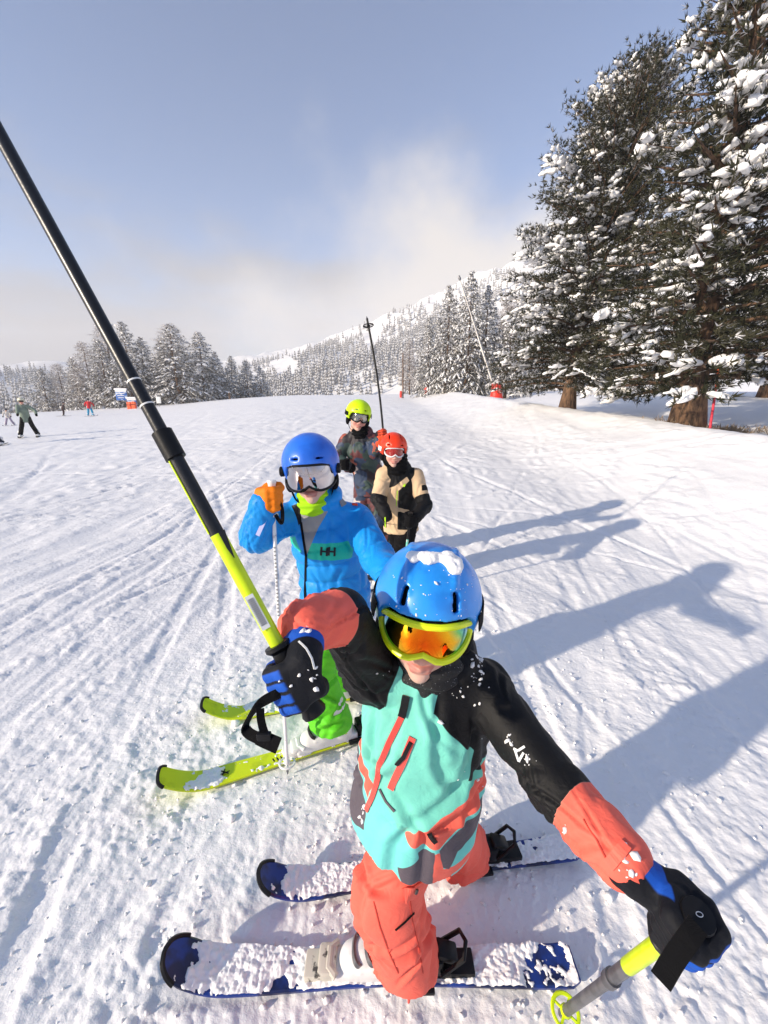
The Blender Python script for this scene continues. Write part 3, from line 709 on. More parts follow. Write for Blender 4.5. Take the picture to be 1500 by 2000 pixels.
def make_goggles(c, M, s, root, frame_mat, lens_mat, w=66, hh=.045, zc=-.006, notch=.030, rr=.100, thick=.0075, strap=None, top=1.0):
    W = lambda P_: c + (np.asarray(P_)*s) @ M.T
    def surf(sx, t, off=0.0):
        ph = sx*R(w); up = hh*(1-.30*np.abs(sx)**3.5)*top; dn = hh*(1-.34*np.abs(sx)**2.6) - notch*np.exp(-(sx/.17)**2)
        z = zc + np.where(t > 0, t*up, t*dn); rad = rr+off-.010*(z-zc)**2/.002*.12
        return np.stack([rad*.86*np.sin(ph), -.012-rad*np.cos(ph)*.98+.018*np.abs(sx)**3, z], -1)
    g = empty_part(root, 'goggles')
    n, m = 41, 17
    sx, t = np.meshgrid(np.linspace(-.97,.97,n), np.linspace(-1,1,m)); 
    lim = (1-np.abs(sx)**7)**.5; V = W(surf(sx, t*np.maximum(lim,.05), .004*(1-t**2)*(1-sx**2)).reshape(-1,3))
    F = np.array([(j*n+i, j*n+i+1, (j+1)*n+i+1, (j+1)*n+i) for j in range(m-1) for i in range(n-1)])
    link('lens', mesh('lens', V, F, True, {'lx': sx.ravel(), 'ly': (t*lim).ravel()}, [lens_mat]), g)
    th = np.linspace(0, 2*np.pi, 97)[:-1]; sq = lambda v, e: np.sign(v)*np.abs(v)**e
    ox, ot = sq(np.cos(th), .55), sq(np.sin(th), .55)
    pts = W(surf(ox*1.0, ot*1.02, .001)); b = MB(); b.tube(pts, thick*s, 8, closed=True, ell=(.95, 1.0)); b.build('frame', frame_mat, g)
    pb = W(surf(ox*.99, ot*.98, -.013)); b = MB(); b.tube(pb, .009*s, 8, closed=True); b.build('foam', M_blackcloth, g)
    if strap is not None:
        a = np.linspace(R(62), R(360-62), 46); off = 1.035; pts = []; nr = []
        for q in a:
            z = zc+.012+.03*(1-math.cos(q))*.5; k = math.sqrt(max(.05, 1-((z-HC[2])/(HR[2]*off))**2))
            pts.append((HR[0]*off*k*math.sin(q), HC[1]-HR[1]*off*k*math.cos(q), z)); nr.append((math.sin(q), -math.cos(q), .1))
        b = MB(); b.ribbon(W(pts), np.asarray(nr) @ M.T, .034*s, .002); b.build('strap', strap, g)
    return g
def empty_part(root, name):
    o = bpy.data.objects.new(name, None); col.objects.link(o); o.parent = root; o.location = (0, 0, 0); o.empty_display_size = .05
    o.matrix_parent_inverse = Matrix.Translation(-root.location); return o
def make_jacket(J, root, mat, h, w=(.150,.132,.128), flat=.78, sl=(.064,.054,.047), fold=.005, attrs=None, puff=0, hood=True, seed=0, hem=None, name='jacket'):
    S = Solid(); f = unit(J['fwd']); up = unit(J['neck']-J['pelvis']); cs = J['chest']; tp = J['neck']-up*.055
    S.add(cone(J['hem'], J['pelvis'], w[0], w[1]*1.04, f, flat), .02, 'torso').add(cone(J['pelvis'], cs, w[1], w[2], f, flat), .04, 'torso').add(cone(cs, tp, w[2], w[2]*.62, f, flat), .04, 'torso')
    for a in 'LR': S.add(cone(tp-up*.01, J['sh'+a], .058, .055), .05, 'torso')
    for a in 'LR': S.chain([J['sh'+a], J['el'+a], J['wr'+a]], sl, .022, 'sleeve')
    S.add(cone(J['neck']-up*.03, J['neck']+up*.035, .066, .062), .018, 'collar')
    if hood:
        sd = unit(np.cross(up, f)); ang = np.linspace(-120, 120, 9)
        pts = [J['neck']-up*.012+(-f*math.cos(R(q))*.078+sd*math.sin(R(q))*.076)+up*(.012*math.cos(R(q))) for q in ang]
        S.chain(pts, [.020,.026,.031,.036,.040,.036,.031,.026,.020], .02, 'hood')
        S.add(cone(J['neck']-f*.075-up*.01, J['neck']-f*.095-up*.09, .05, .03), .03, 'hood')
    S.add(cone(J['neck']-up*.005, J['neck']+up*.09, .050, .056), .004, 'neckhole', True)
    S.plane(J['hem'], J.get('hem_n', (0,0,-1.)))
    V, F = S.build(h, 1); N = normals(V, F)
    dt = S.gd(V, 'torso'); ds = S.gd(V, 'sleeve'); k = sstep(-.015, .015, dt-ds)
    tors = [J['hem'], J['pelvis'], cs, tp]
    D = (1-k)*(folds(V, tors, 46, fold*.95, seed, False, (), (.007,.016))+folds(V, tors, 12, fold*.8, seed+50, True, (.12,), (.008,.016)))
    for a in 'LR':
        ch = [J['sh'+a], J['el'+a], J['wr'+a]]; s_, rv, dd = chain_param(V, ch); other = [J['sh'+('R' if a == 'L' else 'L')], J['el'+('R' if a == 'L' else 'L')], J['wr'+('R' if a == 'L' else 'L')]]
        _, _, do = chain_param(V, other); D += k*(dd < do)*folds(V, ch, 24, fold*.85, seed+3+ord(a), True, (np.linalg.norm(J['el'+a]-J['sh'+a]), .03, np.linalg.norm(J['el'+a]-J['sh'+a])+.13))
    if puff: 
        s_, rv, dd = chain_param(V, tors); D = D*.75 + (1-k)*puff*(np.abs(np.sin(s_*math.pi/.075))**.45-.75)
        for a in 'LR':
            s_, rv, dd = chain_param(V, [J['sh'+a], J['el'+a], J['wr'+a]]); D += k*(dd < .12)*puff*.35*(np.abs(np.sin(s_*math.pi/.10))**.5-.75)
    V = V+N*D[:,None]
    sd = unit(np.cross(up, f)); u = (V-cs)@np.cross(f, (0,0,1.))*-1
    sp = {}
    for a in 'LR': sp[a] = chain_param(V, [J['sh'+a], J['el'+a], J['wr'+a]])
    A = attrs(V, N, dt, ds, S, sp) if attrs else {}
    o = link(name, mesh(name, V, F, True, A, [mat]), root); return o, bvh_of(V, F), V, F
def make_trousers(J, root, mat, h, r=(.088,.074,.086), fold=.006, seed=9, cuff=.09, attrs=None):
    S = Solid(); S.add(ellip(J['pelvis'], (.125,.115,.10)), 0, 'hip')
    for a in 'LR': S.chain([J['hip'+a], J['kn'+a], J['an'+a]], r, .02, 'leg')
    S.plane((0,0,cuff), (0,0,-1.))
    V, F = S.build(h, 1); N = normals(V, F); D = np.zeros(len(V)); P2 = {a: chain_param(V, [J['hip'+a], J['kn'+a], J['an'+a]]) for a in 'LR'}
    nearL = P2['L'][2] < P2['R'][2]
    for a, m in (('L', nearL), ('R', ~nearL)): D += m*folds(V, [J['hip'+a], J['kn'+a], J['an'+a]], 30, fold, seed+ord(a), True, (np.linalg.norm(J['kn'+a]-J['hip'+a]), np.linalg.norm(J['kn'+a]-J['hip'+a])+.16), (.007,.017))
    V = V+N*D[:,None]
    return link('trousers', mesh('trousers', V, F, True, attrs(V) if attrs else None, [mat]), root), bvh_of(V, F)
def make_boot(foot, d, root, mat, buckle, s=1.0, h=.005, cuffz=.21):
    d = unit((d[0], d[1], 0)); sd = np.array((-d[1], d[0], 0)); up = np.array((0,0,1.)); M = np.stack([d, sd, up], 1)
    W = lambda a, b, c_: np.asarray(foot)+(d*a+sd*b+up*c_)*s
    S = Solid(); S.add(cone(W(.095,0,.045), W(-.05,0,.05), .040*s, .043*s, sd, .95), 0); S.add(cone(W(.05,0,.06), W(-.03,0,.085), .036*s, .05*s), .03)
    S.add(cone(W(-.04,0,.06), W(-.005,0,cuffz), .052*s, .060*s), .02, 'cuff'); S.add(rbox(W(.02,0,.018), np.array((.135,.036,.016))*s, M, .006), .008, 'sole')
    for q, z in ((.035,.088), (.065,.078)): S.add(cone(W(q,-.038,z-.02), W(q+.01,.038,z-.02), .007*s, .007*s), .004)
    S.plane(W(0,0,.003), (0,0,-1.))
    V, F = S.build(h, 1); b = link('boot', mesh('boot', V, F, True, mats=[mat]), root)
    for q, z, r_ in ((.075,.078,.036), (.035,.100,.046)):
        k = MB(); a = np.linspace(-1.9, 1.9, 15); k.ribbon([W(q+r_*.15+(.012 if z > .12 else 0), 0, z)+sd*math.sin(t)*r_*s*.93+(d*math.cos(t)*(.95 if z > .12 else .35)+up*math.cos(t)*(.1 if z > .12 else .30))*r_*s for t in a],
                              [sd*math.sin(t)+(d+up*.4)*math.cos(t) for t in a], .014*s, .005*s)
        k.build('buckle', buckle, b)
    return b
def make_glove(name_root, C, g, f, side, wrist, mat, rp=.014, s=1.0, h=.0035, cuff=(.036,.044), attrs=True, seed=0, wo=0.0):
    g = unit(g); f = np.asarray(f, float); f = unit(f-g*f.dot(g)); n = np.cross(f, g) if side == 'R' else np.cross(g, f)
    Mx = np.stack([f, g, n], 1); Rg = rp+.011*s; S = Solid()
    Q = lambda a, b, c_: np.asarray(C)+f*a+g*b+n*c_
    S.add(rbox(Q(-.010*s, 0, Rg+.006*s), np.array((.033,.040,.017))*s, Mx, .014*s), 0, 'palm')
    for i, (o, fr, ex) in enumerate(((.031,.0125,.95), (.0105,.0132,1.0), (-.011,.0128,.97), (-.031,.0115,.86))):
        an = np.radians(np.array([78, 30, -25, -85, -140, -185])*np.array([1]*3+[ex]*3)); kk = np.array([1.28, 1.22, 1.05, 1.0, .98, .98])
        pts = [Q(math.cos(a)*Rg*q, o*s, math.sin(a)*Rg*q) for a, q in zip(an, kk)]
        S.chain(pts, np.array([1.15,1.12,1.08,1.05,1.0,.92])*fr*s, .003, 'f%d' % i)
    S.chain([Q(-.026*s,.022*s,Rg*.7), Q(-Rg*.95,.036*s,.002*s), Q(-Rg*.70,.042*s,-Rg*.85), Q(Rg*.15,.040*s,-Rg*1.25), Q(Rg*.75,.034*s,-Rg*1.15)], np.array((.0165,.0150,.0140,.0130,.0115))*s, .008, 'thumb')
    w0 = Q(-.030*s, wo, Rg*.75); S.add(cone(w0, wrist, .030*s, cuff[0]), .014, 'palm')
    e = np.asarray(wrist)+unit(np.asarray(wrist)-w0)*.022; S.add(cone(np.asarray(wrist)*.55+w0*.45, e, cuff[0]*1.0, cuff[1]), .006, 'cuff')
    V, F = S.build(h, 1); N = normals(V, F)
    V = V+N*(.0014*noise3(V[:,0]*70, V[:,1]*70, V[:,2]*70, seed)+.0012*np.abs(noise3(V[:,0]*34, V[:,1]*34, V[:,2]*34, seed+1)))[:,None]
    L = (V-C)@Mx; A = None
    if attrs:
        fs = [S.gd(V, 'f%d' % i) for i in range(4)]; dp = S.gd(V, 'palm'); dc = S.gd(V, 'cuff')
        fi = np.argmin(np.stack(fs), 0); off = np.array((.031,.0105,-.011,-.031))[fi]*s; onf = np.min(np.stack(fs), 0)
        ang = np.arctan2(L[:,2], L[:,0]); band = np.minimum(.0075*s-np.abs(L[:,1]-off), .004-onf); band = np.minimum(band, (1.25-np.abs(ang-.1))*.02)
        sw = np.linalg.norm(V-np.asarray(wrist), axis=1); side_ = (V-np.asarray(wrist))@unit(e-wrist)
        A = {'blue': np.maximum(band, np.minimum(side_+(.045 if side == 'R' else .022), ((V-np.asarray(wrist))@n)*.6+(.05 if side == 'R' else .006))), 'snow': .0}
        A.pop('snow')
    return V, F, A, bvh_of(V, F)
def glove_obj(root, mat, *a, **k):
    V, F, A, b = make_glove(root, *a, mat=mat, **k); return link('glove', mesh('glove', V, F, True, A, [mat]), root), b
def cast(b, px, py):
    r = ray(px, py); h = b.ray_cast(Vector((0,0,CAM_H)), Vector(r).normalized()); return (np.array(h[0]), np.array(h[1])) if h[0] is not None else (None, None)
def decal(b, pts, w, name, mat, parent, off=.0012, th=.0016, n=6):
    pp, nn = [], []
    for i in range(len(pts)-1):
        for t in np.linspace(0, 1, n, endpoint=(i == len(pts)-2)):
            q = np.array(pts[i])*(1-t)+np.array(pts[i+1])*t; p, nr = cast(b, *q)
            if p is None: continue
            if nr.dot(ray(*q)) > 0: nr = -nr
            pp.append(p+nr*off); nn.append(nr)
    if len(pp) < 2: return None
    nn = np.array(nn); 
    for _ in range(2): nn[1:-1] = (nn[:-2]+nn[1:-1]*2+nn[2:])/4
    k = MB(); k.ribbon(pp, nn, w, th); return k.build(name, mat, parent, smooth=False)
def flecks(b, boxes, name, parent, seed=1, sz=(.002,.006)):      # snow sticking to clothes, helmets, gloves
    g = np.random.default_rng(seed); C, Nn = [], []
    for x0, y0, x1, y1, n in boxes:
        for _ in range(n):
            p, nr = cast(b, g.uniform(x0, x1), g.uniform(y0, y1))
            if p is None: continue
            C.append(p); Nn.append(nr)
    if not C: return
    C = np.array(C); Nn = np.array(Nn); D = np.cross(Nn, g.normal(0, 1, C.shape)); z = g.uniform(sz[0], sz[1], (len(C),1))*g.lognormal(0,.4,(len(C),1))
    V, F = blobs(C, D, z*np.array((1.2,.9,.8)), g, (ICO1, ICO1F), .25); o = link(name, mesh(name, V, F, True, mats=[M_snow]), parent); o['kind'] = 'stuff'; return o
# ------------------------------------------------------------------ skis and poles
def make_ski(label, tip, d, L, top_mat, edge_mat, tip_mat, group, w=.044, cover=0.0, seed=0, bind=None, foot=None, z0=0.012, wb=(1.12,.78,1.02), tipl=.055, tpow=2.2):
    d = unit((d[0], d[1], 0)); sd = np.array((-d[1], d[0], 0)); tip = np.asarray(tip, float)
    root = empty('ski', (tip[0]-d[0]*L*.5, tip[1]-d[1]*L*.5, z0), label, 'ski', group)
    u = np.concatenate([np.linspace(0, tipl, 16)[:-1], np.linspace(tipl, .16, 14)[:-1], np.linspace(.16, 1, 44)]); n = len(u); x = u*L                       # 0 = tip, going back to the tail
    ww = w*np.where(u < .12, wb[0], np.where(u < .55, wb[0]+(wb[1]-wb[0])*sstep(.12,.55,u), wb[1]+(wb[2]-wb[1])*sstep(.55,1,u)))
    ww = ww*np.clip(1-((tipl-u)/tipl).clip(0,1)**tpow, .004, 1)**(1/tpow)*np.where(u > .985, .8, 1)
    zz = z0+.075*np.clip((.15-u)/.15, 0, 1)**2*L+.008*np.clip((u-.95)/.05,0,1)**2; th = .010
    prof = ((-1,0),(-1,.7),(-.90,1),(.90,1),(1,.7),(1,0)); V = []
    for i in range(n):
        for a, b in prof: V.append((tip[0]-d[0]*x[i]+sd[0]*ww[i]*a, tip[1]-d[1]*x[i]+sd[1]*ww[i]*a, zz[i]+th*b))
    V = np.array(V); m = len(prof); F = [(i*m+k, i*m+(k+1) % m, (i+1)*m+(k+1) % m, (i+1)*m+k) for i in range(n-1) for k in range(m)]
    F += [tuple(range(m-1,-1,-1)), tuple((n-1)*m+k for k in range(m))]
    me = mesh('ski_body', V, F, False, mats=[top_mat, edge_mat]); me.polygons.foreach_set('material_index', np.array([0 if (len(f) == 4 and i % m in (1,2,3)) else 1 for i, f in enumerate(F)], np.int32))
    link('ski_body', me, root)
    cap = MB(); k = u < tipl*.72; rim = np.concatenate([[(tip-d*x[i]+sd*ww[i]*1.02)*[1,1,0]+[0,0,zz[i]+.006] for i in np.nonzero(k)[0][::-1]], [(tip-d*x[i]-sd*ww[i]*1.02)*[1,1,0]+[0,0,zz[i]+.006] for i in np.nonzero(k)[0]]])
    cap.tube(rim, .0068, 6); cap.build('tip_guard', tip_mat, root)
    if foot is not None:
        M = np.stack([d, sd, (0,0,1.)], 1); W = lambda a, b, c_: np.array((foot[0],foot[1],z0+th))+d*a+sd*b+np.array((0,0,c_))
        t = MB(); t.box(W(.155,0,.012), (.055,.030,.012), M, .004); t.box(W(.150,0,.032), (.024,.034,.013), M, .008); t.tube([W(.125,-.036,.036), W(.145,-.02,.042), W(.145,.02,.042), W(.125,.036,.036)], .009, 7); t.build('toe_binding', bind or M_white, root)
        q = MB(); q.box(W(-.165,0,.011), (.075,.028,.011), M, .004); q.box(W(-.135,0,.040), (.020,.030,.026), M, .008); q.box(W(-.165,0,.060), (.030,.022,.010), M @ np.array(Matrix.Rotation(R(-25), 3, 'Y')), .006)
        q.tube([W(-.15,-.034,.03), W(-.205,-.03,.085), W(-.215,0,.098), W(-.205,.03,.085), W(-.15,.034,.03)], .006, 6); q.build('heel_binding', M_black, root)
        bp = MB(); bp.box(W(-.10,.046,.006), (.03,.012,.006), M, .003); bp.build('brake', M_black, root)
    if cover > 0:                                                     # loose snow lying on the top sheet
        nu, nv = (420, 44) if L < 1.12 and z0 < .02 and cover > 1 else (300, 26); uu, vv = np.meshgrid(np.linspace(.035,.995,nu), np.linspace(-1,1,nv), indexing='ij')
        wi = np.interp(uu, u, ww); zi = np.interp(uu, u, zz)+th; px = tip[0]-d[0]*uu*L+sd[0]*wi*vv*1.0; py = tip[1]-d[1]*uu*L+sd[1]*wi*vv*1.0
        hgt = cover-.62+1.25*fbm2(px*6+seed, py*6, 5+seed, 2)+.5*fbm2(px*38+seed, py*38, 15+seed, 2)-.35*np.abs(vv)**6-.6*sstep(.085,.045,uu)
        body = sstep(0,.5,hgt); hz = .007*body*(1+.8*fbm2(px*14, py*14, 16, 2))+np.where(hgt > -.12, (domes(px, py, .020, seed+3, .3)*.28+domes(px, py, .010, seed+8, .7)*.42)*sstep(-.12,.2,hgt)+.004*fbm2(px*60, py*60, 6, 3)*body, 0)
        Vc = np.stack([px, py, zi+np.where((hgt > -.12) & (hz > .0006), hz, -.004)], -1).reshape(-1,3)
        Fc = np.array([(i*nv+j, (i+1)*nv+j, (i+1)*nv+j+1, i*nv+j+1) for i in range(nu-1) for j in range(nv-1)])
        o = link('snow_cover', mesh('snow_cover', Vc, Fc, True, mats=[M_snow]), root); o['kind'] = 'stuff'
    return root
def make_pole(label, butt, tip, segs, grip_len, grip_r, group=None, basket=.93, basket_r=.035, basket_mat=None, grip_mat=None, strap=None, tip_mat=None, flare=True, curve=None):
    butt = np.asarray(butt, float); tip = np.asarray(tip, float); L = np.linalg.norm(tip-butt); d = (tip-butt)/L
    root = empty('ski_pole', tip, label, 'ski pole', group); at = (lambda t: butt+d*t*L) if curve is None else (lambda t: butt+d*t*L+np.asarray(curve)*math.sin(math.pi*t))
    for t0, t1, r, m, nm in segs:
        k = MB(); q = np.linspace(t0, t1, 9); k.tube([at(t) for t in q], r, 14); k.build(nm, m, root)
    g = MB(); gl = grip_len/L; q = [0, .012, .05, .12, .3, .45, .6, .75, .9, .95, 1.0]; rr = [.55, 1.25, 1.35, 1.15, 1.0, 1.08, .98, 1.08, 1.0, 1.45, 1.4] if flare else [.5,1.1,1.15,1.05,1,1.05,.98,1.05,1,1,.9]
    g.tube([at(t*gl) for t in q], np.array(rr)*grip_r, 16); g.build('grip', grip_mat or M_black, root)
    if basket:
        b = MB(); c = at(basket); a = unit(np.cross(d, (.3,.1,.9))); e = np.cross(d, a); th = np.linspace(0, 2*np.pi, 25)[:-1]
        b.tube([c+(a*math.cos(t)+e*math.sin(t))*basket_r for t in th], .0045, 6, closed=True); b.tube([c-d*.016, c-d*.006, c+d*.008], [.009,.014,.010], 10)
        for t in (0, 1.571, 3.1416, 4.712): b.tube([c, c+(a*math.cos(t)+e*math.sin(t))*basket_r], .0035, 5)
        b.build('basket', basket_mat or M_black, root)
    t_ = MB(); t_.tube([at(.965), at(.99), at(1.0)], [.006,.005,.002], 8); t_.build('tip', tip_mat or M_grey, root)
    if strap is not None: k = MB(); p = spline(strap[0], 40); k.ribbon(p, np.tile(strap[1], (40,1)) if np.ndim(strap[1]) == 1 else spline(strap[1], 40), strap[2], .0025); k.build('strap', M_blackcloth, root)
    return root

# ------------------------------------------------------------------ the four young skiers
A3 = np.array
MINT, TURQ, CORAL, CAMO = srgb(118,206,188), srgb(116,210,202), srgb(246,108,90), srgb(92,84,92)
BLACKC = (.006,.006,.007,1)
def lens_material(name, stops, metal=1.0, rough=.06):
    m = Mat(name, (.5,.5,.5,1), rough, Metallic=metal); a = m.N('ShaderNodeAttribute'); a.attribute_name = 'lx'; b = m.N('ShaderNodeAttribute'); b.attribute_name = 'ly'
    ax = m.N('ShaderNodeMath'); ax.operation = 'ABSOLUTE'; m.L(a.outputs['Fac'], ax.inputs[0]); ay = m.N('ShaderNodeMath'); ay.operation = 'ABSOLUTE'; m.L(b.outputs['Fac'], ay.inputs[0])
    s = m.N('ShaderNodeMath'); s.operation = 'MULTIPLY_ADD'; m.L(ay.outputs[0], s.inputs[0]); s.inputs[1].default_value = .22; m.L(ax.outputs[0], s.inputs[2])
    n = m.noise(22, 3); s2 = m.N('ShaderNodeMath'); s2.operation = 'MULTIPLY_ADD'; m.L(n.outputs['Fac'], s2.inputs[0]); s2.inputs[1].default_value = .12; m.L(s.outputs[0], s2.inputs[2])
    r = m.N('ShaderNodeValToRGB'); m.L(s2.outputs[0], r.inputs[0]); e = r.color_ramp.elements
    while len(e) < len(stops): e.new(.5)
    for k, (p, c) in enumerate(stops): e[k].position = p; e[k].color = c
    m.L(r.outputs[0], m.b.inputs['Base Color']); return m.m
def gaiter(c, up, f, r, hgt, root, mat, seed=3, name='neck_gaiter', h=.004):
    S = Solid(); S.add(cone(c-up*hgt*.5, c+up*hgt*.5, r*1.06, r*.98, f, .95), 0); S.add(cone(c+up*(hgt*.5+.01), c+up*(hgt*.5+.08), r*.84, r*.9), .006, 'i', True)
    V, F = S.build(h, 1); N = normals(V, F); q = (V-c)@up
    w = np.sin(q*190+3*noise3(V[:,0]*14, V[:,1]*14, V[:,2]*6, seed))*.0035+.004*noise3(V[:,0]*25, V[:,1]*25, V[:,2]*40, seed+2)
    return link(name, mesh(name, V+N*w[:,None], F, True, mats=[mat]), root)
SKIS = [  # label, tip, direction, length, style, group, half width, snow, foot, seed
    ('blue ski buried in loose snow, nearest the camera, under the coral trouser leg', A3((-.575,.715,0)), (-1,-.012), 1.09, 'blue', .045, 1.22, A3((.0,.722)), 1),
    ('blue ski under loose snow behind the front child, blue edge showing', A3((-.385,.903,0)), (-1,-.125), 1.05, 'blue', .042, 1.12, A3((.215,.979)), 2),
    ('lime ski with black tip, nearer one of the blue-jacket child', A3((-.862,1.225,0)), (-.93,-.363), 1.22, 'lime', .042, 0.70, A3((-.235,1.470)), 3),
    ('lime ski with black tip behind the white pole, farther one of the blue-jacket child', A3((-.858,1.607,0)), (-.973,-.225), 1.22, 'lime', .040, 0.80, A3((-.25,1.747)), 4),
    ('dark ski of the child in the patterned suit, left foot', A3((-.58,3.36,0)), (-.90,-.43), 1.15, 'dark', .040, .5, A3((-.02,3.63)), 5),
    ('dark ski of the child in the patterned suit, right foot', A3((-.72,3.48,0)), (-.90,-.43), 1.15, 'dark', .040, .5, A3((-.16,3.75)), 6),
    ('dark ski of the red-helmet child, nearer one', A3((-.42,2.82,0)), (-.90,-.43), 1.0, 'dark', .040, .6, A3((.075,3.057)), 7),
    ('dark ski of the red-helmet child, farther one', A3((-.40,3.05,0)), (-.90,-.43), 1.0, 'dark', .040, .6, A3((.14,3.308)), 8)]
for lab, tip, d, L, st, w, cov, foot, sd in SKIS:
    dd = unit((d[0], d[1], 0)); FLAT.append((tip, -dd, L, w*1.15))
M_cream = Mat('cream_binding', (.55,.51,.43,1), .45).vary((.56,.52,.44,1), (.08,.07,.06,1), 30, .60, .66).m
def build_skis():
    mb = Mat('navy_ski', (.012,.035,.20,1), .3).vary((.012,.04,.24,1), (.01,.015,.06,1), 11, .45, .6).m
    ml = Mat('lime_ski', srgb(216,232,20), .32).vary(srgb(218,234,18), srgb(170,190,20), 13, .55, .8).m
    md = Mat('dark_ski', (.03,.03,.035,1), .3).vary((.03,.03,.035,1), (.2,.06,.05,1), 9, .55, .6).m
    me = Mat('steel_edge', (.05,.06,.10,1), .35, Metallic=.4).m; mle = Mat('lime_sidewall', srgb(190,206,20), .4).m
    out = []
    for lab, tip, d, L, st, w, cov, foot, sd in SKIS:
        out.append(make_ski(lab, tip, d, L, {'blue': mb, 'lime': ml, 'dark': md}[st], {'blue': mb, 'lime': mle, 'dark': me}[st], M_black,
                 {'blue': 'blue skis of the front child', 'lime': 'lime skis of the blue-jacket child', 'dark': 'dark skis of the two rear children'}[st], w, cov, sd, M_cream if st == 'blue' else M_white, foot, .010, tipl=.026 if st == 'lime' else .055, tpow=3.2 if st == 'lime' else 2.2))
    # black flash and lettering strokes on the nearer lime ski
    root = out[2]; d = A3((-.93,-.363,0)); d = unit(d); s_ = A3((-d[1], d[0], 0)); t0 = SKIS[2][1]; z = A3((0,0,.0255))
    def stroke(a, b, c_, e, w_, nm): k = MB(); p = [t0-d*a+s_*b+z, t0-d*(a+c_)/2+s_*(b+e)/2+z, t0-d*c_+s_*e+z]; k.ribbon(p, [(0,0,1)]*3, w_, .0012); k.build(nm, M_black, root, False)
    stroke(.215,-.012,.245,.012,.005,'emblem'); stroke(.222,.012,.232,-.014,.005,'emblem'); stroke(.215,.006,.250,.002,.004,'emblem')
    for q in np.arange(.55,.64,.018): stroke(q,.014,q+.004,.030,.004,'lettering')
    for q in np.arange(.42,.47,.016): stroke(q,.006,q+.006,.024,.005,'lettering')

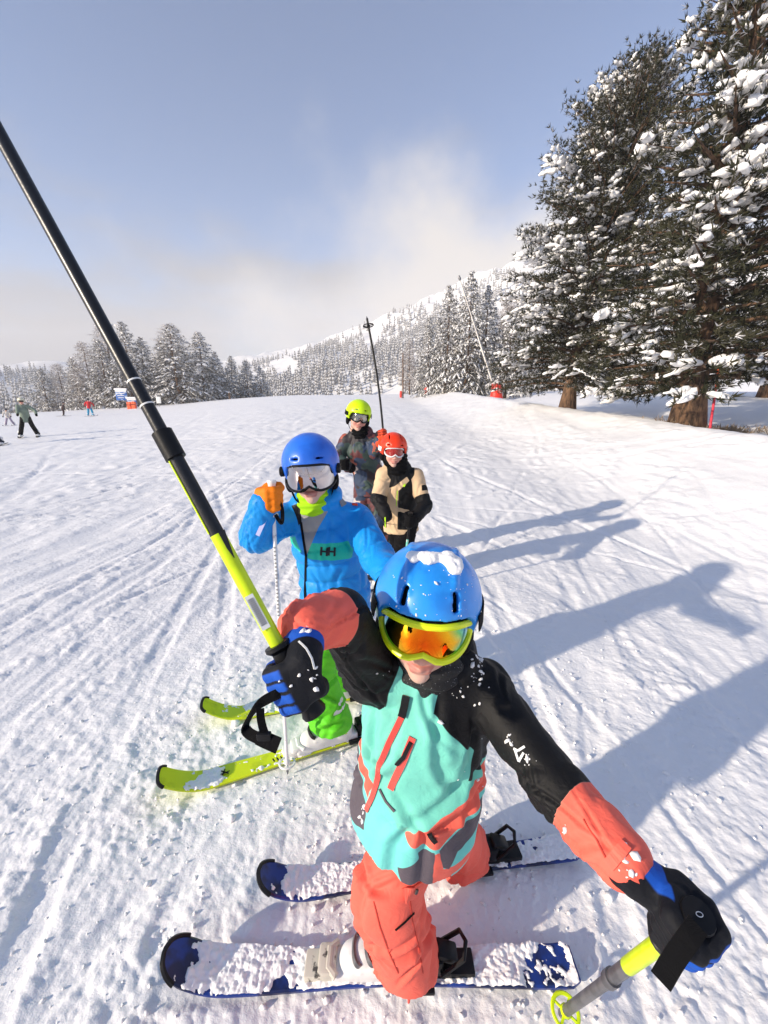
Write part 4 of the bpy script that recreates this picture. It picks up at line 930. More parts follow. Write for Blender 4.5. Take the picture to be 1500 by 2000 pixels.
def heap(b, pts, r, parent):
    S = Solid(); g = np.random.default_rng(5)
    for x, y in pts:
        p, n = cast(b, x, y)
        if p is None: continue
        for _ in range(4): S.add(ellip(p+g.normal(0,.006,3)*[1,1,.3], r*g.uniform(.6,1.2)*A3((1.1,1.1,.75))), .008)
    V, F = S.build(.0022, 0); N = normals(V, F); V = V+N*(.003*noise3(V[:,0]*90, V[:,1]*90, V[:,2]*90, 3)+.0016*noise3(V[:,0]*240, V[:,1]*240, V[:,2]*240, 4))[:,None]
    o = link('snow_cap', mesh('snow_cap', V, F, True, mats=[M_snow]), parent); return o
def kid_one():
    root = empty('person', (.12,.85,0), 'child in mint, black and coral ski jacket, raising a pole toward the camera', 'person')
    J = dict(fwd=A3((-.12,-1,0)), pelvis=A3((.090,.81,.565)), hem=A3((.070,.785,.488)), chest=A3((.092,.795,.77)), neck=A3((.105,.80,.94)), hem_n=A3((-.28,.28,-1.)),
             shR=A3((-.030,.785,.90)), elR=P(668,1203,.765), wrR=P(596,1224,.675), shL=A3((.225,.79,.855)), elL=A3((.325,.615,.785)), wrL=P(1212,1672,.665),
             hipL=A3((.085,.80,.48)), knL=A3((.010,.705,.325)), anL=A3((.068,.715,.045)), hipR=A3((.17,.90,.50)), knR=A3((.185,.905,.30)), anR=A3((.265,.975,.045)))
    hd = A3((.090,.788,1.044)); Mh = rot(-7, -2, 5); s = 1.01
    P2 = lambda pts: [tuple(atY(x, y, .715)[[0,2]]) for x, y in pts]
    def attrs(V, N, dt, ds, S, sp):
        X, Z = V[:,0], V[:,2]; left = sp['L'][2] < sp['R'][2]; s_ = np.where(left, sp['L'][0], sp['R'][0]); ks = dt-ds
        split = np.where(left, .262, .252)+.012*noise3(V[:,0]*6, V[:,1]*6, V[:,2]*6, 3)
        rvz = np.where(left, sp['L'][1][:,2], sp['R'][1][:,2])
        blk = np.minimum(np.minimum(ks+.004, split-s_), (rvz+.84)*.06)
        yk = np.maximum(sd_poly(X, Z, P2([(845,1385),(925,1462),(912,1515),(1150,1540),(1050,1250),(870,1330)])), sd_poly(X, Z, P2([(772,1288),(745,1302),(715,1292),(690,1302),(600,1330),(560,1050),(800,1200)])))
        yk = np.where(V[:,1] > .80, (Z-.86)*.8, yk); yk = np.minimum(yk, .03-ks)
        blk = np.maximum(blk, yk); hd_ = S.gd(V, 'hood'); blk = np.maximum(blk, .0015-hd_)
        cor = np.minimum(ks, s_-split)
        tq = np.minimum(sd_poly(X, Z, P2([(640,1490),(690,1508),(735,1545),(790,1594),(900,1548),(1050,1500),(1050,1860),(600,1860)])), .01-ks)
        ca = [sd_poly(X, Z, P2(q)) for q in ([(790,1593),(900,1547),(1000,1510),(1000,1550),(897,1590),(853,1607),(790,1596)], [(843,1613),(853,1613),(860,1643),(880,1647),(1000,1640),(1000,1660),(877,1667),(827,1795),(837,1633)], [(650,1530),(693,1517),(707,1530),(730,1543),(717,1573),(697,1540),(650,1545)])]
        gr = [sd_poly(X, Z, P2(q)) for q in ([(810,1607),(843,1610),(830,1790),(775,1790),(787,1677),(775,1637),(813,1620)], [(852,1610),(890,1597),(960,1580),(960,1620),(888,1627),(870,1647),(858,1640)], [(640,1480),(683,1480),(690,1450),(697,1473),(688,1500),(692,1517),(695,1553),(717,1583),(710,1610),(640,1640)])]
        w = .004*noise3(V[:,0]*45, V[:,1]*45, V[:,2]*45, 8)
        return {'black': blk, 'coral_s': cor, 'turq': tq, 'coral_h': np.minimum(np.max(ca, 0)+w, .01-ks), 'camo': np.minimum(np.max(gr, 0)+w, .01-ks)}
    mj = fabric('mint_shell', MINT, .6, 900, [('turq', TURQ), ('coral_h', CORAL), ('camo', CAMO), ('black', BLACKC), ('coral_s', CORAL)])
    jk, jb, JV, JF = make_jacket(J, root, mj, .0042, (.163,.146,.134), .84, (.060,.047,.045), .0085, attrs, seed=2)
    mt = fabric('coral_trousers', CORAL, .62)
    tr, tb = make_trousers(J, root, mt, .0048, (.084,.075,.082), .0115, 9, .075)
    make_head(hd, Mh, s, root, .0034, .002)
    sl = lambda x, y, z, yaw, tilt: ((x, y, z), (.0042,.030,.018), np.array(Matrix.Rotation(R(yaw), 3, 'Z') @ Matrix.Rotation(R(tilt), 3, 'X')))
    slots = [((q*.048,-.092,.082), (.0062,.019,.030), np.array(Matrix.Rotation(R(q*20), 3, 'Z') @ Matrix.Rotation(R(62), 3, 'X'))) for q in (-1,1)]
    ridges = [(q*.046, -.092, .085, .0062) for q in (-1,1)]
    mh = Mat('blue_helmet', srgb(36,146,236), .36).vary(srgb(36,148,238), srgb(28,130,222), 18, .45, .7).bump(60, .05, .001); mh.set('Coat Weight', .25)
    he, hb = make_helmet(hd, Mh, s, root, mh.m, .0036, slots, ridges, .049)
    lm = lens_material('orange_mirror', [(.0, srgb(235,80,20)), (.34, srgb(245,120,20)), (.60, srgb(250,190,40)), (.78, srgb(120,200,110)), (.95, srgb(60,160,190)), (1.0, srgb(60,120,190))])
    mf = Mat('yellow_frame', srgb(232,246,20), .35).m
    make_goggles(hd, Mh, s, root, mf, lm, 67, .036, .003, .016, .112, .0072, M_blackcloth)
    mg = Mat('black_fleece', (.012,.012,.013,1), .8).bump(150, .5, .004); g_ = mg.noise(260, 2); mg.L(mg.mix((.012,.012,.013,1), (.3,.3,.3,1), mg.ramp(g_.outputs['Fac'], .66, .7)), mg.b.inputs['Base Color'])
    up = unit(hd-J['neck']); gaiter(J['neck']+A3((-.006,-.018,.022)), A3((0,.22,1.)), A3((0,-1.,0)), .068, .060, root, mg.m)
    # gloves and poles
    a0, a1 = P(541,1257,.625), P(-14,238,.60); dv = unit(a1-a0); butt = a0-dv*.125; tipp = a1+dv*.12; Lp = np.linalg.norm(tipp-butt)
    C = a0-dv*.060; gb = fabric('black_blue_glove', (.007,.008,.012,1), .7, 500, [('blue', (.010,.085,.46,1))], .0012)
    f = A3((-.55,-.35,-.6))
    gl, gbv = glove_obj(root, gb, C, -dv, f, 'R', J['wrR']+(C-J['wrR'])*.12, rp=.016, s=.88, h=.0028, cuff=(.031,.032), seed=3, wo=-.022)
    flecks(gbv, [(530,1300,620,1350,10), (585,1190,612,1235,16)], 'snow_flecks', gl, 4, (.0012,.0035))
    decal(gbv, [(584,1254),(598,1268),(608,1286),(613,1306)], .0028, 'piping', M_white, gl, .001, .0015)
    T = lambda px: np.linalg.norm(P(px[0], px[1], px[2])-butt)/Lp
    t1, t2, t3 = T((432,1040,.622)), T((345,895,.617)), T((316,845,.616)); gt = .125/Lp
    ml = Mat('lime_shaft', srgb(206,232,12), .3).vary(srgb(208,234,12), srgb(190,216,10), 20).m; mbk = Mat('black_shaft', (.006,.006,.007,1), .34).vary((.006,.006,.007,1), (.05,.05,.05,1), 120, .64, .75).bump(240, .2, .001).m
    st = [P(562,1348,.60), P(540,1356,.59), P(505,1376,.585), P(480,1412,.585), P(484,1430,.58), P(512,1444,.575), P(540,1452,.57)]
    make_pole('long telescopic pole, lime and black, raised diagonally to the upper left', butt, tipp,
              [(gt*.9, t1, .0113, ml, 'lower_shaft'), (t1, t2, .0110, mbk, 'middle_shaft'), (t2, t3, .0152, M_black, 'clamp'), (t3, .985, .0100, mbk, 'upper_shaft')], .125, .0145,
              basket=None, strap=(st, A3([(.2,-.8,.5),(.5,-.6,.5),(.8,-.4,.3),(.9,-.3,-.1),(.5,-.7,.3),(.2,-.8,.5),(0,-.8,.6)]), .0145))
    ex_ = MB(); ex_.ribbon(spline([P(508,1384,.58), P(509,1402,.575), P(514,1424,.572), P(521,1440,.572)], 14), np.tile((.4,-.8,.3), (14,1)), .011, .002); ex_.ribbon(spline([P(506,1438,.573), P(522,1446,.571), P(545,1456,.568)], 10), np.tile((0,-.8,.6), (10,1)), .020, .004)
    k = MB(); pr = bpy.data.objects[[o.name for o in bpy.data.objects if o.name.startswith('ski_pole')][-1]]
    ex_.build('strap_tail', M_blackcloth, pr); bk_ = MB(); bk_.box(P(516,1440,.570), (.010,.004,.008), None, .002); bk_.build('buckle', M_black, pr)
    view = unit(P(500,1200,.62)-A3((0,0,CAM_H))); bx = unit(np.cross(dv, -view)); nb_ = -view
    lab = MB(); q = [a0+dv*t+nb_*.0115-bx*.003 for t in np.linspace(.028,.085,5)]; lab.ribbon(q, [nb_]*5, .013, .0006); lab.build('label_sticker', M_white, pr, False)
    bars = MB()
    for t in np.linspace(.036,.078,15): p = a0+dv*t+nb_*.0123-bx*.003; bars.ribbon([p-bx*.0045, p, p+bx*.0045], [nb_]*3, .0012 if int(t*9999) % 3 else .002, .0003)
    bars.build('barcode', M_black, pr, False)
    for t, w_ in ((T((264,745,.613)), .0016), (T((283,795,.614)), .0016)):
        p = butt+(tipp-butt)*t; rg = MB(); rg.tube([p-dv*.0012, p+dv*.0012], .0106, 14); rg.build('ring_mark', M_white, pr)
    wd = a0+(tipp-a0)*0; ls = MB(); q = [butt+(tipp-butt)*t-bx*.0099+nb_*.0052 for t in np.linspace(t1+.004, t2-.002, 9)]; ls.ribbon(q, [(-bx*.85+nb_*.45)]*9, .0030, .0012); ls.build('lime_stripe', ml, pr, False)
    k = MB(); q = [butt+(tipp-butt)*t+bx*.0050+nb_*.0100 for t in np.linspace(t1-.040, t1, 6)]; k.ribbon(q, [nb_]*6, np.linspace(.001,.014,6), .0009); k.build('black_wedge', mbk, pr, False)
    # photo-right hand, pole planted in the snow
    cap = P(1366,1786,.575); tp = gnd(1096,2003)+A3((.0,.012,.012)); d2 = unit(tp-cap); C2 = cap+d2*.060
    gl2, gbv2 = glove_obj(root, gb, C2, -d2, C2-J['wrL'], 'L', J['wrL']+(C2-J['wrL'])*.30, rp=.016, s=1.0, h=.0028, cuff=(.031,.032), seed=5)
    L2 = np.linalg.norm(tp-cap); u1 = .30; u2 = .56
    st = [P(1362,1806,.552), P(1344,1832,.545), P(1316,1872,.54), P(1290,1916,.535)]
    make_pole('lime and grey pole held low by the mint-jacket child, ring basket in the snow', cap, tp, [(.14, .37, .0128, ml, 'upper_shaft'), (.37, .48, .0118, M_grey, 'middle_shaft'), (.475, .51, .0150, M_grey, 'clamp'), (.50, .965, .0105, M_grey, 'lower_shaft')],
              .13, .0165, basket=.93, basket_r=.030, basket_mat=M_lime, strap=(st, A3((-.35,-.6,.75)), .024))
    pr = [o for o in bpy.data.objects if o.name.startswith('ski_pole') and o.parent is None][-1]
    lg = MB(); a_ = unit(np.cross(d2, (0,1,0))); b_ = np.cross(d2, a_); lg.tube([cap-d2*.0005+(a_*math.cos(t)*.0045+b_*math.sin(t)*.0028) for t in np.linspace(0,6.283,15)[:-1]], .0006, 5, closed=True); lg.build('cap_emblem', M_white, pr)
    # zips, pulls, patches
    mz = Mat('coral_zip', srgb(240,80,70), .45).bump(500, .6, .002).m
    decal(jb, [(793,1358),(784,1400),(760,1448),(742,1490),(736,1530),(728,1556),(716,1582)], .0125, 'zip', mz, jk, .001, .0028)
    decal(jb, [(794,1358),(790,1378),(785,1398)], .0165, 'zip_pull', M_black, jk, .004, .004)
    decal(jb, [(806,1440),(786,1490),(763,1540)], .0150, 'pocket_zip', mz, jk, .001, .0022)
    decal(jb, [(803,1448),(790,1475),(775,1490)], .0085, 'zip_pull', M_black, jk, .0035, .003)
    decal(jb, [(742,1540),(754,1564),(771,1584)], .0065, 'trim', fabric('grey_trim', CAMO, .7), jk)
    decal(jb, [(838,1625),(844,1634),(851,1643)], .010, 'zip_pull', M_black, jk, .003, .003)
    sm_ = fabric('coral_seam', srgb(196,66,54), .7); sk_ = fabric('mint_seam', srgb(70,150,134), .7)
    decal(tb, [(800,1752),(806,1800),(818,1850),(826,1900)], .0022, 'seam', sm_, tr, .0006, .0012); decal(tb, [(730,1760),(742,1810),(760,1860),(778,1900)], .0022, 'seam', sm_, tr, .0006, .0012)
    decal(jb, [(1140,1600),(1165,1640),(1190,1690)], .0022, 'seam', sm_, jk, .0006, .0012); decal(jb, [(1188,1690),(1205,1672),(1222,1650)], .016, 'cuff_tab', mt, jk, .0015, .003)
    wm = Mat('white_print', (.82,.82,.82,1), .6).m
    decal(jb, [(1006,1462),(1014,1486)], .0045, 'logo', wm, jk); decal(jb, [(1004,1462),(1013,1467)], .0045, 'logo', wm, jk); decal(jb, [(1013,1466),(1025,1458)], .0042, 'logo', wm, jk); decal(jb, [(1014,1486),(1023,1470)], .0042, 'logo', wm, jk)
    flecks(jb, [(990,1430,1000,1470,5), (1025,1465,1036,1495,9), (920,1275,945,1340,26), (880,1350,905,1365,4), (1090,1610,1110,1640,4), (1200,1640,1245,1720,14), (700,1570,720,1620,10), (890,1330,960,1380,6), (735,1310,760,1320,3), (860,1400,1060,1560,8)], 'snow_flecks', jk, 3, (.0009,.0042))
    flecks(hb, [(760,1100,930,1215,70)], 'snow_flecks', he, 6, (.0007,.0017)); heap(hb, [(812,1090),(830,1086),(850,1086),(868,1090),(884,1098),(890,1108),(840,1094)], .011, he)
    decal(tb, [(788,1748),(806,1742),(824,1730)], .030, 'pocket_flap', mt, tr, .002, .003); decal(tb, [(808,1737),(812,1736)], .010, 'snap_button', fabric('snap', (.08,.07,.07,1), .4), tr, .006, .003)
    decal(tb, [(772,1815),(790,1800),(808,1782)], .004, 'vent_zip', M_blackcloth, tr, .0015)
    z = MB(); z.tube([P(797,1928,1.02), P(799,1945,1.02), P(798,1958,1.02)], [.002,.005,.003], 6); z.build('hem_cord', mz, tr)
    mbt = Mat('white_boot', (.72,.71,.69,1), .4).vary((.74,.73,.71,1), (.55,.54,.52,1), 16, .5, .75).m
    for k_, d_ in ((0, (-1,-.012)), (1, (-1,-.125))): ft = SKIS[k_][7]; make_boot((ft[0]+.01, ft[1], .020), d_, root, mbt, M_grey if k_ == 0 else M_black, .95, .0045, .17)

def kid_two():
    root = empty('person', (-.23,1.63,0), 'child in blue puffer jacket and green trousers leaning on a white pole', 'person')
    J = dict(fwd=A3((-.10,-1,0)), pelvis=A3((-.215,1.645,.66)), hem=A3((-.21,1.645,.545)), chest=A3((-.245,1.63,.91)), neck=A3((-.278,1.615,1.105)),
             shR=A3((-.395,1.60,1.015)), elR=P(503,1046,1.50), wrR=P(516,985,1.44), shL=A3((-.115,1.65,1.00)), elL=P(738,1092,1.56), wrL=P(782,1140,1.33),
             hipL=A3((-.215,1.565,.58)), knL=A3((-.30,1.50,.36)), anL=A3((-.225,1.475,.09)), hipR=A3((-.20,1.72,.58)), knR=A3((-.27,1.72,.36)), anR=A3((-.215,1.755,.09)))
    hd = A3((-.288,1.605,1.205)); Mh = rot(4, -3, -3); s = .985
    P2 = lambda pts: [tuple(atY(x, y, 1.535)[[0,2]]) for x, y in pts]
    BLUE, GREEN = srgb(26,142,224), srgb(30,190,162)
    def attrs(V, N, dt, ds, S, sp):
        X, Z = V[:,0], V[:,2]; ks = dt-ds; front = (J['chest'][1]-V[:,1])*.5+.02
        band = np.maximum(sd_poly(X, Z, P2([(604,1057),(692,1058),(687,1092),(601,1088)])), sd_poly(X, Z, P2([(530,1028),(567,1039),(590,1082),(545,1066)])))
        blk = sd_poly(X, Z, P2([(536,1002),(584,985),(589,1022),(566,1042),(534,1032)])); gry = sd_poly(X, Z, P2([(586,1000),(640,1000),(622,1030),(600,1082),(590,1030)]))
        hood = .004-S.gd(V, 'hood'); hr = np.minimum(hood, (X-J['neck'][0])-.045); 
        return {'band': np.minimum(np.minimum(band, .004-ks), front), 'black': np.minimum(np.minimum(blk, .004-ks), front), 'grey': np.minimum(gry, front)}
    mj = fabric('blue_puffer', BLUE, .42, 900, [('band', GREEN), ('black', BLACKC), ('grey', (.32,.31,.30,1))])
    jk, jb, V, F = make_jacket(J, root, mj, .0058, (.150,.140,.138), .82, (.066,.062,.05), .0075, attrs, .013, seed=12)
    tr, tb = make_trousers(J, root, fabric('green_trousers', srgb(98,208,40), .55), .006, (.092,.080,.092), .011, 14, .11)
    make_head(hd, Mh, s, root, .0044, .002)
    slots = [((q*.045,-.108,.062), (.014,.02,.0035), np.eye(3)) for q in (-1,1)]
    mh = Mat('royal_helmet', srgb(26,82,190), .36).vary(srgb(38,110,220), srgb(30,96,204), 15, .45, .7); mh.set('Coat Weight', .15)
    he, hb = make_helmet(hd, Mh, s*1.02, root, mh.m, .0048, slots, brim=.034)
    lm = lens_material('silver_visor', [(.0, srgb(196,186,188)), (.5, srgb(178,172,176)), (.8, srgb(190,190,196)), (1.0, srgb(120,124,130))], 1.0, .05)
    g = make_goggles(hd, Mh, s*1.02, root, M_black, lm, 80, .048, -.010, .020, .112, .005, None, 1.0)
    for q in (-1,1): k = MB(); c = hd+Mh@(A3((q*.108,-.028,.012))*s*1.02); k.tube([c-Mh[:,0]*q*.006, c+Mh[:,0]*q*.006, c+Mh[:,0]*q*.010], [.020,.020,.014], 16); k.build('visor_hinge', M_black, he)
    wm = Mat('white_mark', (.8,.8,.8,1), .5).m
    decal(hb, [(571,911),(571,920)], .013, 'sticker', wm, he); decal(hb, [(642,917),(637,918),(637,922),(641,924),(640,928),(635,928)], .0035, 'emblem', wm, he)
    gaiter(J['neck']+A3((-.003,-.016,-.005)), unit(A3((.0,.18,1.))), A3((0,-1.,0)), .066, .055, root, fabric('lime_fleece', srgb(168,226,30), .8), 8)
    # zip, lettering HH, hood lining
    decal(jb, [(588,1020),(594,1060),(598,1085),(597,1120),(596,1150),(596,1180)], .010, 'zip', M_blackcloth, jk, .001, .002)
    hm = Mat('black_print', (.01,.01,.01,1), .6).m
    for x0 in (627, 642):
        decal(jb, [(x0+1,1068),(x0,1085)], .0085, 'letter_stroke', hm, jk, .0012, .001); decal(jb, [(x0+12,1069),(x0+11,1086)], .0085, 'letter_stroke', hm, jk, .0012, .001); decal(jb, [(x0,1077),(x0+12,1078)], .007, 'letter_stroke', hm, jk, .0016, .001)
    om = fabric('orange_lining', srgb(250,80,40), .7); decal(jb, [(684,960),(690,972),(693,988)], .022, 'hood_lining', om, jk, .002, .003)
    b_ = fabric('grey_lining', (.25,.25,.26,1), .8); decal(jb, [(664,985),(672,978),(682,976)], .030, 'collar_lining', b_, jk, .003, .003)
    wb = Mat('lilac_tag', srgb(190,195,235), .6).m; k = MB(); k.ribbon([P(524,1005,1.43), P(514,1022,1.42), P(503,1046,1.42)], [(0,-1,.1)]*3, .014, .002); k.build('ski_pass_strap', wb, jk, False)
    # glove on top of the white pole
    top = P(531,948,1.425); tp = gnd(562,1512); dv = unit(tp-top); C = top+dv*.045
    og = fabric('orange_glove', srgb(238,128,20), .6, 400)
    glove_obj(root, og, C, -dv, A3((.75,-.5,.2)), 'R', J['wrR']+A3((0,0,.012)), rp=.013, s=1.0, h=.0045, cuff=(.036,.038), attrs=False, seed=8)
    wp = Mat('white_pole', (.76,.76,.77,1), .3).vary((.78,.78,.78,1), (.5,.5,.52,1), 26, .58, .62).m
    make_pole('slim white pole with grey lettering, propping the raised orange glove', top-dv*.02, tp, [(.1, .97, .0072, wp, 'shaft')], .13, .012, basket=.955, basket_r=.030, basket_mat=M_white, grip_mat=M_white, strap=([top+A3((.02,-.02,-.04)), top+A3((.035,-.02,-.08)), top+A3((.03,-.02,-.13)), top+A3((.01,-.02,-.10))], A3((0,-1.,0)), .013))
    pr = [o for o in bpy.data.objects if o.name.startswith('ski_pole') and o.parent is None][-1]
    gm = Mat('grey_print', (.25,.26,.26,1), .5).m; k = MB(); c0 = top-dv*.02; Lw = np.linalg.norm(tp-c0)
    for t in np.arange(.20,.42,.012): p = c0+dv*t*Lw+A3((0,-.0072,0)); k.ribbon([p-A3((.004,0,0)), p+A3((0,-.0004,0)), p+A3((.004,0,0))], [(0,-1,0)]*3, .006, .0006)
    k.build('lettering', gm, pr, False)
    bg = fabric('black_glove', BLACKC, .6); glove_obj(root, bg, P(800,1165,1.27), A3((0,0,1.)), A3((.5,-.8,-.2)), 'L', J['wrL'], rp=.014, s=1.0, h=.006, attrs=False)
    mbt = Mat('lime_white_boot', (.74,.74,.72,1), .4).vary((.74,.74,.72,1), srgb(190,210,60), 18, .60, .64).m
    for k_ in (2, 3): ft = SKIS[k_][7]; make_boot((ft[0], ft[1], .020), SKIS[k_][2], root, mbt, M_black, 1.0, .006, .19)

def kid_three():
    root = empty('person', (-.12,3.66,0), 'child in lime helmet and dark patterned snowsuit raising a thin black pole', 'person')
    J = dict(fwd=A3((.12,-1,0)), pelvis=A3((-.125,3.65,.74)), hem=A3((-.115,3.65,.62)), chest=A3((-.185,3.61,1.02)), neck=A3((-.205,3.60,1.195)),
             shR=A3((-.325,3.61,1.115)), elR=A3((-.405,3.57,.97)), wrR=P(680,912,3.44), shL=A3((-.075,3.60,1.115)), elL=P(733,884,3.42), wrL=P(740,862,3.32),
             hipL=A3((-.06,3.63,.66)), knL=A3((-.05,3.58,.40)), anL=A3((-.02,3.64,.10)), hipR=A3((-.19,3.67,.66)), knR=A3((-.20,3.66,.40)), anR=A3((-.155,3.75,.10)))
    hd = A3((-.220,3.585,1.315)); Mh = rot(14, 2, 9); s = .97
    def pat(name):
        m = Mat(name, (.03,.03,.035,1), .6); tc = m.N('ShaderNodeTexCoord'); nz = m.N('ShaderNodeTexNoise'); nz.inputs['Scale'].default_value = 9; m.L(tc.outputs['Object'], nz.inputs['Vector'])
        va = m.N('ShaderNodeVectorMath'); va.operation = 'MULTIPLY_ADD'; m.L(nz.outputs['Color'], va.inputs[0]); va.inputs[1].default_value = (.16,.16,.16); m.L(tc.outputs['Object'], va.inputs[2])
        vo = m.N('ShaderNodeTexVoronoi'); vo.inputs['Scale'].default_value = 10.5; m.L(va.outputs[0], vo.inputs['Vector'])
        sx = m.N('ShaderNodeSeparateColor'); m.L(vo.outputs['Color'], sx.inputs[0]); r = m.N('ShaderNodeValToRGB'); r.color_ramp.interpolation = 'CONSTANT'; m.L(sx.outputs[0], r.inputs[0]); e = r.color_ramp.elements
        stops = [(0, srgb(34,36,42)), (.22, srgb(52,70,66)), (.40, srgb(92,48,50)), (.55, srgb(42,58,84)), (.70, srgb(160,84,66)), (.80, srgb(40,34,38)), (.93, srgb(190,176,170))]
        while len(e) < len(stops): e.new(.5)
        for k, (p, c) in enumerate(stops): e[k].position = p; e[k].color = c
        m.L(r.outputs[0], m.b.inputs['Base Color']); m.bump(50, .25, .004); return m.m
    mp = pat('patterned_suit')
    jk, jb, V, F = make_jacket(J, root, mp, .009, (.145,.135,.135), .82, (.062,.056,.048), .007, None, seed=22)
    make_trousers(J, root, mp, .010, (.092,.078,.085), .009, 23, .11)
    make_head(hd, Mh, s, root, .006, .002)
    slots = [((q*.045,-.110,.066), (.020,.02,.0035), np.eye(3)) for q in (-1,1)]
    mh = Mat('lime_helmet', srgb(206,246,0), .35).vary(srgb(206,246,0), srgb(190,230,0), 12, .5, .75).m
    he, hb = make_helmet(hd, Mh, s, root, mh, .007, slots, brim=.036)
    make_goggles(hd, Mh, s, root, M_black, lens_material('smoke_mirror', [(.0, srgb(60,58,56)), (.25, srgb(168,164,156)), (.6, srgb(150,148,142)), (1.0, srgb(110,110,108))], 1.0, .08), 58, .036, .0, .020, .100, .006, M_blackcloth)
    gaiter(J['neck']+A3((0,-.015,.03)), unit(A3((0,.15,1.))), A3((0,-1.,0)), .070, .09, root, M_blackcloth, 5)
    decal(hb, [(694,800),(700,800)], .018, 'sticker', Mat('grey_mark', (.55,.6,.5,1), .5).m, he)
    b = P(748,850,3.30); t = P(716,618,3.22); dv = unit(t-b)
    glove_obj(root, fabric('black_orange_glove', BLACKC, .6, 500, [('blue', srgb(235,80,40))], .004), b, -dv, A3((.35,-.7,.3)), 'L', J['wrL']+(b-J['wrL'])*.2, rp=.014, s=1.0, h=.006)
    glove_obj(root, M_blackcloth, P(673,908,3.40), A3((0,.2,1.)), A3((-.1,-.9,-.2)), 'R', J['wrR'], rp=.014, s=1.0, h=.007, attrs=False)
    make_pole('thin black pole with star basket pointing straight up above the lime helmet', b-dv*.07, t, [(.1, .985, .0085, M_black, 'shaft')], .12, .014, basket=.93, basket_r=.040, grip_mat=Mat('orange_grip', srgb(235,85,45), .5).m, curve=A3((.018,0,0)))
    for k_ in (4, 5): ft = SKIS[k_][7]; make_boot((ft[0], ft[1], .020), SKIS[k_][2], root, M_black, M_grey, 1.0, .009, .2)

